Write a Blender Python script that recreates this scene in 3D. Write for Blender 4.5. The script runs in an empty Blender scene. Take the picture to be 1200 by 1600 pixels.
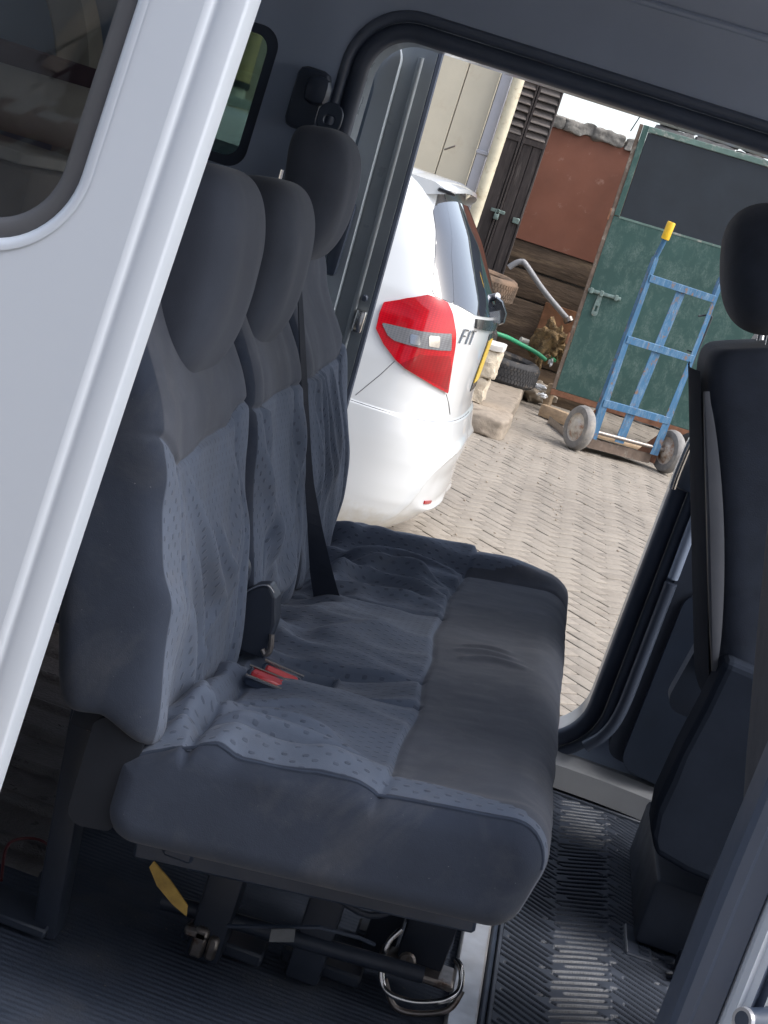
import bpy, bmesh, math, random
import numpy as np
from mathutils import Vector, Matrix
from mathutils.geometry import delaunay_2d_cdt

random.seed(7)
rng = np.random.default_rng(7)
SC = bpy.context.scene
COL = SC.collection
rad = math.radians

# ------------------------------------------------------------------ camera
CAM_H = 1.36
ROLL, PITCH, YAW = rad(18.1), rad(11.15), rad(4.4)
FPX = 2400.0                      # focal length for a 1200 x 1600 frame
cam_d = bpy.data.cameras.new('camera')
cam_d.sensor_fit = 'VERTICAL'
cam_d.sensor_height = 36.0
cam_d.lens = FPX / 1600 * 36
cam_d.clip_start = 0.05
cam_d.clip_end = 2000
cam = bpy.data.objects.new('camera', cam_d)
COL.objects.link(cam)
fw = Vector((-math.sin(YAW) * math.cos(PITCH), math.cos(YAW) * math.cos(PITCH), -math.sin(PITCH)))
rt0 = Vector((math.cos(YAW), math.sin(YAW), 0))
up0 = rt0.cross(fw)
crt = rt0 * math.cos(ROLL) + up0 * math.sin(ROLL)
cup = up0 * math.cos(ROLL) - rt0 * math.sin(ROLL)
mw = Matrix((crt, cup, -fw)).transposed().to_4x4()
mw.translation = (0, 0, CAM_H)
cam.matrix_world = mw
SC.camera = cam

# ------------------------------------------------------------------ sky, sun, exposure
SUN_EL, SUN_AZ = rad(54), rad(100)      # azimuth from +Y towards +X
w = bpy.data.worlds.new('World')
SC.world = w
w.use_nodes = True
nt = w.node_tree
bgn = nt.nodes['Background']
sky = nt.nodes.new('ShaderNodeTexSky')
sky.sky_type = 'NISHITA'
sky.sun_disc = False
sky.sun_elevation = SUN_EL
sky.sun_rotation = SUN_AZ
sky.air_density = 1.0
sky.dust_density = 3.0
sky.ozone_density = 1.0
bwn = nt.nodes.new('ShaderNodeRGBToBW'); nt.links.new(sky.outputs[0], bwn.inputs[0])
ovc = nt.nodes.new('ShaderNodeMix'); ovc.data_type = 'RGBA'; ovc.inputs[0].default_value = 0.52   # thin bright overcast
nt.links.new(sky.outputs[0], ovc.inputs[6]); nt.links.new(bwn.outputs[0], ovc.inputs[7])
nt.links.new(ovc.outputs[2], bgn.inputs[0])
bgn.inputs[1].default_value = 0.15
sd = bpy.data.lights.new('sun', 'SUN')
sd.energy = 0.6
sd.angle = rad(28)
sd.color = (1.0, 0.97, 0.93)
so = bpy.data.objects.new('sun', sd)
COL.objects.link(so)
sdir = Vector((math.sin(SUN_AZ) * math.cos(SUN_EL), math.cos(SUN_AZ) * math.cos(SUN_EL), math.sin(SUN_EL)))
so.rotation_euler = sdir.to_track_quat('Z', 'Y').to_euler()
so.location = (4, -3, 8)
SC.view_settings.view_transform = 'Standard'
SC.view_settings.look = 'None'
SC.view_settings.gamma = 1
SC.view_settings.exposure = 1.5

# ------------------------------------------------------------------ layout helper: a point seen at (px,py) at depth Y
def at(px, py, Y):
    u, v = px - 600, py - 800
    r = u * math.cos(ROLL) + v * math.sin(ROLL)
    q = u * math.sin(ROLL) - v * math.cos(ROLL)
    fy = FPX * math.cos(PITCH) + q * math.sin(PITCH)
    z = q * math.cos(PITCH) - FPX * math.sin(PITCH)
    x = r * math.cos(YAW) - fy * math.sin(YAW)
    y = r * math.sin(YAW) + fy * math.cos(YAW)
    k = Y / y
    return Vector((x * k, Y, CAM_H + z * k))

# ------------------------------------------------------------------ materials
MATS = {}
def newmat(name):
    m = bpy.data.materials.new(name)
    m.use_nodes = True
    MATS[name] = m
    return m, m.node_tree, m.node_tree.nodes['Principled BSDF']

def N(nt, t, **kw):
    n = nt.nodes.new(t)
    for k, v in kw.items():
        setattr(n, k, v)
    return n

def mixc(nt, fac, a, b, blend='MIX'):
    m = nt.nodes.new('ShaderNodeMix'); m.data_type = 'RGBA'; m.blend_type = blend
    for i, s in ((0, fac), (6, a), (7, b)):
        if hasattr(s, 'is_output'):
            nt.links.new(s, m.inputs[i])
        else:
            m.inputs[i].default_value = s if i == 0 else (*s[:3], 1)
    return m.outputs[2]

def math_(nt, op, a, b=None, c=None, clamp=False):
    m = nt.nodes.new('ShaderNodeMath'); m.operation = op; m.use_clamp = clamp
    for i, s in enumerate((a, b, c)):
        if s is None: continue
        if hasattr(s, 'is_output'): nt.links.new(s, m.inputs[i])
        else: m.inputs[i].default_value = s
    return m.outputs[0]

def ramp(nt, val, p0, p1):
    r = nt.nodes.new('ShaderNodeMapRange'); r.clamp = True
    nt.links.new(val, r.inputs[0]); r.inputs[1].default_value = p0; r.inputs[2].default_value = p1
    return r.outputs[0]

def noise(nt, scale, detail=4, rough=.55, vec=None, stretch=None, dist=0.0):
    if vec is None:
        vec = nt.nodes.new('ShaderNodeTexCoord').outputs['Object']
    if stretch:
        mp = nt.nodes.new('ShaderNodeMapping'); mp.inputs['Scale'].default_value = stretch
        nt.links.new(vec, mp.inputs[0]); vec = mp.outputs[0]
    n = nt.nodes.new('ShaderNodeTexNoise')
    n.inputs['Scale'].default_value = scale; n.inputs['Detail'].default_value = detail
    n.inputs['Roughness'].default_value = rough; n.inputs['Distortion'].default_value = dist
    nt.links.new(vec, n.inputs['Vector'])
    return n.outputs['Fac']

def bumpn(nt, b, h, strength=.3, dist=.002, normal=None):
    bn = nt.nodes.new('ShaderNodeBump')
    bn.inputs['Strength'].default_value = strength; bn.inputs['Distance'].default_value = dist
    nt.links.new(h, bn.inputs['Height'])
    if normal is not None: nt.links.new(normal, bn.inputs['Normal'])
    nt.links.new(bn.outputs[0], b.inputs['Normal'])
    return bn.outputs[0]

def mat(name, col, rough=.6, metal=0., spec=.5, var=.18, vs=8., bump=.15, bs=60., bd=.002, sheen=0., coat=0., stretch=None, dirt=None, dirtamt=.5, dirts=3.):
    m, nt, b = newmat(name)
    n = noise(nt, vs, 5, .6, stretch=stretch)
    c = mixc(nt, ramp(nt, n, .3, .7), [x * (1 - var) for x in col], [min(1, x * (1 + var)) for x in col])
    if dirt:
        d = ramp(nt, noise(nt, dirts, 8, .68, stretch=stretch), .66 - .3 * dirtamt, .78 - .2 * dirtamt)
        c = mixc(nt, d, c, dirt)
    nt.links.new(c, b.inputs['Base Color'])
    r = nt.nodes.new('ShaderNodeMapRange')
    nt.links.new(noise(nt, vs * 2.3, 4), r.inputs[0]); r.inputs[1].default_value = .3; r.inputs[2].default_value = .7
    r.inputs[3].default_value = max(.03, rough - .07); r.inputs[4].default_value = min(1, rough + .08)
    if var > .02: nt.links.new(r.outputs[0], b.inputs['Roughness'])
    else: b.inputs['Roughness'].default_value = rough; nt.links.remove(b.inputs['Base Color'].links[0]); b.inputs['Base Color'].default_value = (*col, 1)
    b.inputs['Metallic'].default_value = metal
    b.inputs['Specular IOR Level'].default_value = spec
    if sheen:
        b.inputs['Sheen Weight'].default_value = sheen; b.inputs['Sheen Roughness'].default_value = .5
    if coat:
        b.inputs['Coat Weight'].default_value = coat; b.inputs['Coat Roughness'].default_value = .05
    if bump:
        bumpn(nt, b, noise(nt, bs, 5, .6, stretch=stretch), bump, bd)
    return m

mat('plastic_navy', (.052, .064, .090), .38, var=.12, vs=5, bump=.12, bs=400, bd=.0006)
mat('plastic_header', (.33, .40, .53), .42, var=.08, vs=3, bump=.10, bs=300, bd=.0006)
mat('matte_dark', (.030, .038, .056), .95, spec=.05, var=.15, bump=.1)
mat('plastic_mid', (.075, .095, .138), .42, var=.1, vs=4, bump=.1, bs=300, bd=.0006)
mat('plastic_black', (.034, .048, .078), .45, var=.15, bump=.1, bs=300, bd=.0006)
mat('plastic_grey', (.32, .335, .36), .38, var=.08, bump=.08, bs=300, bd=.0005)
mat('plastic_silver', (.34, .35, .38), .35, metal=.3, var=.06, bump=.05)
mat('headliner', (.52, .54, .60), .9, var=.06, bump=.2, bs=500, bd=.001)
mat('rubber_seal', (.055, .072, .11), .5, var=.2, bump=.05)
mat('van_paint', (.57, .625, .705), .42, metal=.1, var=.008, vs=2, bump=0, coat=.12)
mat('door_grey', (.40, .45, .50), .45, var=.06, vs=4, bump=.08, bs=300, bd=.0006)
mat('van_paint_dark', (.28, .315, .345), .33, var=.1, vs=6, bump=.05, coat=.3)
mat('base_fabric', (.040, .053, .082), .9, var=.2, vs=20, bump=.4, bs=500, bd=.001, spec=.2, sheen=.1)
mat('front_fabric', (.050, .062, .090), .88, var=.15, vs=20, bump=.4, bs=500, bd=.001, spec=.2, sheen=.15)
mat('chrome', (.75, .74, .72), .18, metal=1., var=.05, bump=0)
mat('steel_dull', (.30, .27, .25), .4, metal=.85, var=.3, vs=30, bump=.1, dirt=(.12, .06, .035), dirtamt=.4, dirts=30)
mat('silver_strip', (.52, .52, .53), .35, metal=.5, var=.2, vs=12, bump=.1)
mat('belt_web', (.018, .024, .04), .6, var=.15, bump=.5, bs=900, bd=.0006)
mat('buckle_red', (.55, .045, .05), .3, var=.1, bump=0, coat=.4)
mat('label_yellow', (.34, .22, .05), .6, var=.3, vs=60, bump=.1)
mat('label_white', (.16, .17, .18), .6, var=.15, vs=60, bump=0)
mat('wire_red', (.12, .01, .015), .5, bump=0)
mat('glove_brown', (0.272, 0.204, 0.170), .8, var=.2, bump=.3, bs=40)
mat('plum_board', (0.096, 0.048, 0.067), .7, var=.15)
mat('render_grey', (.40, .41, .43), .85, var=.1, vs=2, bump=.1)
mat('beige_roll', (0.540, 0.465, 0.405), .8, var=.15, vs=6, bump=.2, bs=30)
mat('beige_trim', (0.495, 0.435, 0.375), .8, var=.12)
mat('rubber_mat', (.062, .074, .100), .45, var=.25, vs=10, bump=.15, bs=120, bd=.001, spec=.4)
mat('rubber_base', (.026, .034, .052), .5, var=.2, bump=.1)
# outside
mat('car_black', (.018, .019, .022), .25, var=.1, bump=0, coat=.5)
mat('tyre', (.045, .044, .045), .8, var=.25, vs=20, bump=.3, bs=80, dirt=(.20, .16, .12), dirtamt=.35, dirts=8)
mat('tyre_dusty', (.12, .085, .06), .85, var=.3, vs=12, bump=.4, bs=60, dirt=(.20, .13, .085), dirtamt=.7, dirts=6)
mat('tyre_grey', (.22, .21, .20), .85, var=.2, vs=20, bump=.3, bs=80, dirt=(.34, .31, .27), dirtamt=.5, dirts=9)
mat('hub', (.55, .50, .43), .6, var=.2, vs=20, bump=.2, dirt=(.28, .12, .05), dirtamt=.6, dirts=14)
mat('plate_yellow', (.62, .42, .05), .4, var=.1, bump=0)
mat('cream_wall', (0.561, 0.510, 0.399), .6, var=.06, vs=3, bump=.12, bs=12, bd=.006, dirt=(.50, .43, .32), dirtamt=.35, dirts=4)
mat('downpipe_grey', (0.391, 0.391, 0.425), .5, var=.1, vs=4, bump=.05, dirt=(.35, .33, .32), dirtamt=.3)
mat('pole_cream', (0.578, 0.527, 0.391), .6, var=.12, vs=9, bump=.2, bs=40, dirt=(.36, .28, .17), dirtamt=.4, dirts=10)
mat('dark_timber', (.050, .040, .038), .75, var=.35, vs=7, bump=.5, bs=30, bd=.004, stretch=(6, 6, .6), dirt=(.13, .11, .10), dirtamt=.3, dirts=5)
mat('slat_timber', (.15, .13, .12), .75, var=.35, vs=7, bump=.5, bs=30, bd=.004, stretch=(.6, 6, 6), dirt=(.30, .24, .20), dirtamt=.45, dirts=5)
mat('redbrown_board', (.255, .100, .062), .75, var=.16, vs=2.2, bump=.15, bs=25, dirt=(.42, .24, .18), dirtamt=.16, dirts=9)
mat('plank_wood', (0.106, 0.072, 0.048), .85, var=.4, vs=5, bump=.7, bs=18, bd=.008, stretch=(.7, 6, 5), dirt=(.25, .175, .11), dirtamt=.5, dirts=2.6)
mat('rust_wood', (.26, .12, .06), .85, var=.4, vs=5, bump=.6, bs=18, bd=.008)
mat('concrete', (0.306, 0.255, 0.200), .9, var=.25, vs=6, bump=.7, bs=22, bd=.012, dirt=(.16, .125, .095), dirtamt=.5, dirts=6)
mat('coping', (0.255, 0.238, 0.212), .9, var=.3, vs=8, bump=.8, bs=20, bd=.015, dirt=(.12, .11, .10), dirtamt=.5, dirts=7)
mat('quarry_stone', (0.561, 0.484, 0.374), .9, var=.22, vs=9, bump=.9, bs=16, bd=.02, dirt=(.34, .25, .18), dirtamt=.4, dirts=9)
mat('stone_cap', (0.612, 0.578, 0.527), .9, var=.08, vs=9, bump=.3, bs=30, bd=.004)
mat('pvc_grey', (.34, .34, .35), .55, var=.1, bump=.05, dirt=(.25, .22, .19), dirtamt=.3)
mat('hose_green', (.03, .27, .13), .45, var=.2, bump=.1)
mat('plastic_bag', (.72, .72, .72), .5, var=.1, bump=.3, bs=40)
mat('plastic_bag_green', (.06, .50, .22), .5, var=.1, bump=.3, bs=40)
mat('raw_wood', (0.357, 0.255, 0.162), .85, var=.25, vs=9, bump=.5, bs=30, bd=.005, stretch=(1, 5, 5))
mat('sacking', (.26, .17, .08), .95, var=.6, vs=22, bump=.9, bs=45, bd=.015, dirt=(.07, .05, .035), dirtamt=.6, dirts=16)
mat('gate_panel_dark', (.016, .022, .030), .55, var=.22, vs=3, bump=.08, bs=40)
mat('gate_frame', (.12, .19, .165), .65, var=.2, vs=12, bump=.2, dirt=(.42, .40, .35), dirtamt=.4, dirts=14)
mat('rail_rust', (.20, .09, .05), .85, var=.35, vs=18, bump=.4, bs=60)
mat('edge_brown', (.15, .11, .085), .85, var=.35, vs=14, bump=.4, bs=60, dirt=(.33, .30, .25), dirtamt=.4, dirts=10)
mat('bolt_metal', (.20, .27, .25), .5, metal=.4, var=.25, vs=40, bump=.1, dirt=(.35, .18, .10), dirtamt=.3, dirts=50)
mat('grip_yellow', (.78, .47, .02), .4, var=.1, vs=30, bump=.05)
mat('rod_black', (.03, .035, .04), .5, bump=.05)
mat('grey_roof', (.20, .195, .19), .9, var=.3, vs=10, bump=.6, bs=25, bd=.02)
mat('aqua_paint', (.44, .49, .45), .6, var=.05, bump=.05)
mat('post_yellow', (.46, .36, .18), .55, var=.15, vs=10, bump=.05)
mat('post_white', (.72, .70, .60), .6, var=.08, bump=.05)
mat('dark_machine', (.06, .075, .08), .6, var=.3, vs=8, bump=.2)
mat('joint_sand', (.215, .185, .15), .95, var=.3, vs=30, bump=.6, bs=120, bd=.004)
mat('yard_earth', (.33, .28, .225), .95, var=.2, vs=2, bump=.5, bs=30, bd=.01)

def mat_paint_worn(name, col, worn, under, sx=(7, 7, 1.4), wf=.75, ut=.66):
    m, nt, b = newmat(name)
    n1 = noise(nt, 3.2, 8, .72, stretch=sx, dist=.4)
    n2 = noise(nt, 26, 6, .7, stretch=sx)
    n3 = noise(nt, 1.1, 4, .6)
    c = mixc(nt, ramp(nt, n3, .3, .7), [x * .82 for x in col], [x * 1.15 for x in col])
    f = math_(nt, 'MULTIPLY', ramp(nt, n1, .46, .66), ramp(nt, n2, .35, .62))
    c = mixc(nt, math_(nt, 'MULTIPLY', f, wf), c, worn)
    n4 = noise(nt, 9, 9, .75, stretch=(2, 2, 1.2))
    c = mixc(nt, ramp(nt, n4, ut, ut + .05), c, under)
    nt.links.new(c, b.inputs['Base Color'])
    b.inputs['Roughness'].default_value = .62
    bumpn(nt, b, n2, .25, .002)
    return m
mat_paint_worn('gate_green', (.034, .088, .076), (.15, .215, .19), (.15, .11, .075), sx=(3, 3, 1.8), wf=.8, ut=.68)
mat_paint_worn('truck_blue', (.030, .120, .235), (.20, .28, .36), (.16, .105, .08), sx=(9, 9, 2), wf=.9, ut=.56)

def mat_glass(name, tint, refl=1.0, rough=.02):
    m, nt, b = newmat(name)
    nt.nodes.remove(b)
    out = nt.nodes['Material Output']
    tr = N(nt, 'ShaderNodeBsdfTransparent'); tr.inputs[0].default_value = (*tint, 1)
    gl = N(nt, 'ShaderNodeBsdfGlossy'); gl.inputs['Roughness'].default_value = rough
    fr = N(nt, 'ShaderNodeFresnel'); fr.inputs[0].default_value = 1.5
    mx = N(nt, 'ShaderNodeMixShader')
    nt.links.new(math_(nt, 'MULTIPLY', fr.outputs[0], refl, clamp=True), mx.inputs[0])
    nt.links.new(tr.outputs[0], mx.inputs[1]); nt.links.new(gl.outputs[0], mx.inputs[2])
    nt.links.new(mx.outputs[0], out.inputs['Surface'])
    return m
mat_glass('glass_tint', (.42, .50, .50))
mat_glass('glass_door', (.66, .70, .71), 1.2)
mat_glass('glass_quarter', (.50, .56, .54), .7)

m, nt, b = newmat('carpet')
_g = N(nt, 'ShaderNodeNewGeometry'); _wv = N(nt, 'ShaderNodeTexWave', bands_direction='Y'); _wv.inputs['Scale'].default_value = 26; _wv.inputs['Distortion'].default_value = .6; _wv.inputs['Detail Scale'].default_value = 2
nt.links.new(_g.outputs['Position'], _wv.inputs[0])
_n = noise(nt, 240, 4, .6); _n2 = noise(nt, 5, 8, .7)
_c = mixc(nt, ramp(nt, noise(nt, 16, 5), .3, .7), (.038, .050, .076), (.060, .074, .106))
_c = mixc(nt, math_(nt, 'MULTIPLY', ramp(nt, _n2, .52, .72), .6), _c, (.085, .085, .088))
_c = mixc(nt, math_(nt, 'MULTIPLY', ramp(nt, noise(nt, 130, 3), .70, .74), .7), _c, (.16, .15, .13))
nt.links.new(_c, b.inputs['Base Color']); b.inputs['Roughness'].default_value = .85; b.inputs['Specular IOR Level'].default_value = .25
bumpn(nt, b, math_(nt, 'ADD', math_(nt, 'MULTIPLY', _n, .9), math_(nt, 'MULTIPLY', _wv.outputs[1], ramp(nt, _n2, .62, .40))), .5, .004)

def mat_lens(name, col):
    m, nt, b = newmat(name)
    wv = N(nt, 'ShaderNodeTexWave', bands_direction='Z'); wv.inputs['Scale'].default_value = 42
    tc = N(nt, 'ShaderNodeTexCoord'); nt.links.new(tc.outputs['Object'], wv.inputs[0])
    c = mixc(nt, ramp(nt, noise(nt, 5, 3), .35, .65), [x * .75 for x in col], [min(1, x * 1.2) for x in col])
    wx = N(nt, 'ShaderNodeTexWave', bands_direction='X'); wx.inputs['Scale'].default_value = 26; nt.links.new(tc.outputs['Object'], wx.inputs[0])
    c = mixc(nt, math_(nt, 'MULTIPLY', wv.outputs[1], .35), c, [x * .35 for x in col])
    c = mixc(nt, math_(nt, 'MULTIPLY', wx.outputs[1], .30), c, [x * .35 for x in col])
    nt.links.new(c, b.inputs['Base Color'])
    b.inputs['Roughness'].default_value = .12
    b.inputs['Coat Weight'].default_value = .5; b.inputs['Coat Roughness'].default_value = .03; b.inputs['Specular IOR Level'].default_value = .3
    return m
mat_lens('lens_red', (.55, .004, .014))
mat_lens('lens_red_deep', (.36, .002, .008))
mat_lens('lens_clear', (.23, .235, .25))
m, nt, b = newmat('car_glass')
b.inputs['Base Color'].default_value = (.018, .023, .035, 1); b.inputs['Roughness'].default_value = .04
b.inputs['Specular IOR Level'].default_value = .8; b.inputs['Coat Weight'].default_value = 1.; b.inputs['Coat Roughness'].default_value = .02

m, nt, b = newmat('car_white')
_g = N(nt, 'ShaderNodeNewGeometry'); _sp = N(nt, 'ShaderNodeSeparateXYZ'); nt.links.new(_g.outputs['Position'], _sp.inputs[0])
_d = math_(nt, 'MULTIPLY', ramp(nt, math_(nt, 'ADD', _sp.outputs[2], math_(nt, 'MULTIPLY', noise(nt, 9, 6, .7), .35)), .42, .26), .8)
_d = math_(nt, 'MAXIMUM', _d, math_(nt, 'MULTIPLY', ramp(nt, noise(nt, 60, 8, .8), .66, .72), .25))
nt.links.new(mixc(nt, _d, (.64, .655, .66), (.46, .41, .31)), b.inputs['Base Color'])
b.inputs['Roughness'].default_value = .3; b.inputs['Coat Weight'].default_value = .9; b.inputs['Coat Roughness'].default_value = .04

def mat_fabric(name, col, dim=False, sheen=.35):
    m, nt, b = newmat(name)
    n = noise(nt, 7, 5, .6); n2 = noise(nt, 900, 2)
    c = mixc(nt, ramp(nt, n, .3, .7), [x * .86 for x in col], [x * 1.14 for x in col])
    c = mixc(nt, ramp(nt, n2, .3, .7), [0, 0, 0], c) if False else c
    h = math_(nt, 'MULTIPLY', n2, .25)
    if dim:
        uv = N(nt, 'ShaderNodeTexCoord').outputs['UV']
        sp = N(nt, 'ShaderNodeSeparateXYZ'); nt.links.new(uv, sp.inputs[0])
        PU, PV = .0150, .0125
        vv = math_(nt, 'DIVIDE', sp.outputs[1], PV)
        row = math_(nt, 'FLOOR', vv)
        off = math_(nt, 'MULTIPLY', math_(nt, 'MODULO', row, 2.), .5)
        uu = math_(nt, 'ADD', math_(nt, 'DIVIDE', sp.outputs[0], PU), off)
        fu = math_(nt, 'ABSOLUTE', math_(nt, 'SUBTRACT', math_(nt, 'FRACT', uu), .5))
        fv = math_(nt, 'ABSOLUTE', math_(nt, 'SUBTRACT', math_(nt, 'FRACT', vv), .5))
        a1 = math_(nt, 'POWER', math_(nt, 'DIVIDE', fu, .125), 2.)
        a2 = math_(nt, 'POWER', math_(nt, 'DIVIDE', fv, .33), 4.)
        d = ramp(nt, math_(nt, 'ADD', a1, a2), 1.25, .55)
        c = mixc(nt, math_(nt, 'MULTIPLY', d, .42), c, [x * .35 for x in col])
        h = math_(nt, 'SUBTRACT', h, math_(nt, 'MULTIPLY', d, 1.0))
    nt.links.new(c, b.inputs['Base Color'])
    b.inputs['Roughness'].default_value = .9
    b.inputs['Specular IOR Level'].default_value = .2
    b.inputs['Sheen Weight'].default_value = sheen; b.inputs['Sheen Roughness'].default_value = .45
    bumpn(nt, b, h, .55, .0016)
    return m
mat_fabric('fabric_blue', (.088, .103, .142), True)
mat_fabric('fabric_grey', (.088, .085, .088))
mat_fabric('fabric_side', (.042, .047, .058), sheen=.2)
mat_fabric('fabric_head', (.070, .080, .106), sheen=.15)

def mat_paver():
    m, nt, b = newmat('paver')
    oi = N(nt, 'ShaderNodeObjectInfo'); at_ = N(nt, 'ShaderNodeAttribute', attribute_name='rnd')
    r = math_(nt, 'FRACT', math_(nt, 'ADD', oi.outputs['Random'], at_.outputs['Fac']))
    geo = N(nt, 'ShaderNodeNewGeometry')
    n1 = noise(nt, 1.3, 5, .6, vec=geo.outputs['Position'])
    n2 = noise(nt, 38, 6, .7, vec=geo.outputs['Position'])
    n3 = noise(nt, 5, 6, .7, vec=geo.outputs['Position'])
    c = mixc(nt, r, (.225, .198, .166), (.30, .267, .226))
    c = mixc(nt, ramp(nt, n1, .35, .65), c, (.265, .236, .2))
    c = mixc(nt, math_(nt, 'MULTIPLY', ramp(nt, n2, .42, .72), .55), c, (.37, .33, .28))
    c = mixc(nt, math_(nt, 'MULTIPLY', ramp(nt, n3, .52, .75), .5), c, (.18, .153, .123))
    n4 = noise(nt, .9, 7, .72, vec=geo.outputs['Position'], dist=.8)
    c = mixc(nt, math_(nt, 'MULTIPLY', ramp(nt, n4, .50, .70), .45), c, (.17, .15, .128))
    n5 = noise(nt, 110, 3, .6, vec=geo.outputs['Position'])
    c = mixc(nt, math_(nt, 'MULTIPLY', ramp(nt, n5, .62, .70), .5), c, (.12, .10, .085))
    nt.links.new(c, b.inputs['Base Color'])
    b.inputs['Roughness'].default_value = .92; b.inputs['Specular IOR Level'].default_value = .2
    bumpn(nt, b, n2, .7, .006)
mat_paver()

# ------------------------------------------------------------------ object helpers
def wloc(o):
    v = Vector((0, 0, 0))
    while o is not None:
        v += o.location; o = o.parent
    return v

def ob(name, V, F, mt, parent=None, smooth=True, uv=None, attrs=None, sharp=40, label=None, mats=None, fmat=None):
    V = np.asarray(V, dtype=float)
    if parent is not None:
        V = V - np.array(wloc(parent))
    me = bpy.data.meshes.new(name)
    me.from_pydata(V.tolist(), [], [list(map(int, f)) for f in F])
    if mats:
        for q in mats: me.materials.append(MATS[q])
        me.polygons.foreach_set('material_index', np.asarray(fmat, dtype=np.int32))
    else:
        me.materials.append(MATS[mt])
    if uv is not None:
        ul = me.uv_layers.new(name='UVMap')
        li = np.zeros(len(me.loops), dtype=np.int32); me.loops.foreach_get('vertex_index', li)
        ul.data.foreach_set('uv', np.asarray(uv, dtype=np.float32)[li].ravel())
    if attrs:
        for k, arr in attrs.items():
            a = me.attributes.new(k, 'FLOAT', 'POINT'); a.data.foreach_set('value', np.asarray(arr, dtype=np.float32))
    if smooth:
        me.shade_smooth()
        if sharp: me.set_sharp_from_angle(angle=rad(sharp))
    me.update()
    o = bpy.data.objects.new(name, me)
    COL.objects.link(o)
    if parent is not None: o.parent = parent
    if label: o['label'] = label
    return o

def tag(o, label, cat, group=None):
    o['label'] = label; o['category'] = cat
    if group: o['group'] = group
    return o

def thing(name, label, cat, loc, group=None):
    o = bpy.data.objects.new(name, None); COL.objects.link(o); o.location = loc
    o.empty_display_size = .1
    return tag(o, label, cat, group)

class MB:
    """collects shapes into one mesh"""
    def __init__(s): s.V = []; s.F = []
    def add(s, V, F):
        k = len(s.V); s.V += [tuple(v) for v in V]; s.F += [[i + k for i in f] for f in F]; return s
    def box(s, c, sz, bev=.0, R=None):
        V, F = cbox(sz, bev)
        M = R if R is not None else Matrix.Identity(3)
        return s.add([M @ Vector(v) + Vector(c) for v in V], F)
    def tube(s, pts, r, n=10, cap=True, r2=None):
        return s.add(*tube(pts, r, n, cap, r2))
    def ob(s, name, mt, parent=None, **k): return ob(name, s.V, s.F, mt, parent, **k)

def cbox(sz, b=0.):
    """box with chamfered edges, centred"""
    hx, hy, hz = [x / 2 for x in sz]
    bm = bmesh.new()
    bmesh.ops.create_cube(bm, size=1)
    for v in bm.verts: v.co = Vector((v.co.x * 2 * hx, v.co.y * 2 * hy, v.co.z * 2 * hz))
    if b > 0:
        b = min(b, hx * .98, hy * .98, hz * .98)
        bmesh.ops.bevel(bm, geom=list(bm.edges), offset=b, segments=2 if b > .004 else 1, profile=.5, affect='EDGES')
    bm.verts.index_update()
    V = [v.co[:] for v in bm.verts]; F = [[v.index for v in f.verts] for f in bm.faces]
    bm.free()
    return V, F

def smooth_path(pts, k=6):
    P = [Vector(p) for p in pts]; out = []
    for i in range(len(P) - 1):
        p0 = P[max(i - 1, 0)]; p1 = P[i]; p2 = P[i + 1]; p3 = P[min(i + 2, len(P) - 1)]
        for j in range(k):
            t = j / k
            out.append(.5 * ((2 * p1) + (-p0 + p2) * t + (2 * p0 - 5 * p1 + 4 * p2 - p3) * t * t + (-p0 + 3 * p1 - 3 * p2 + p3) * t ** 3))
    out.append(P[-1]); return out

def tube(pts, r, n=10, cap=True, r2=None):
    P = [Vector(p) for p in pts]; V = []; F = []
    T = []
    for i in range(len(P)):
        d = (P[min(i + 1, len(P) - 1)] - P[max(i - 1, 0)]); T.append(d.normalized() if d.length > 1e-9 else Vector((0, 0, 1)))
    a = Vector((0, 0, 1)) if abs(T[0].z) < .9 else Vector((1, 0, 0))
    u = (a - T[0] * a.dot(T[0])).normalized()
    m = len(P)
    for i in range(m):
        u = (u - T[i] * u.dot(T[i])).normalized(); v = T[i].cross(u)
        rr = r if r2 is None else r + (r2 - r) * i / (m - 1)
        for j in range(n):
            th = 2 * math.pi * j / n
            V.append(P[i] + (u * math.cos(th) + v * math.sin(th)) * rr)
    for i in range(m - 1):
        for j in range(n):
            F.append([i * n + j, i * n + (j + 1) % n, (i + 1) * n + (j + 1) % n, (i + 1) * n + j])
    if cap:
        F.append(list(range(n))[::-1]); F.append([(m - 1) * n + j for j in range(n)])
    return V, F

def lathe(prof, c, axis, n=28, closed=False):
    """prof: list of (r, h) about axis"""
    A = Vector(axis).normalized()
    a = Vector((0, 0, 1)) if abs(A.z) < .9 else Vector((1, 0, 0))
    u = (a - A * a.dot(A)).normalized(); v = A.cross(u); c = Vector(c); V = []; F = []; m = len(prof)
    for r, h in prof:
        for j in range(n):
            t = 2 * math.pi * j / n
            V.append(c + A * h + (u * math.cos(t) + v * math.sin(t)) * r)
    rows = m if closed else m - 1
    for i in range(rows):
        k = (i + 1) % m
        for j in range(n):
            F.append([i * n + j, i * n + (j + 1) % n, k * n + (j + 1) % n, k * n + j])
    return V, F

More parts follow.
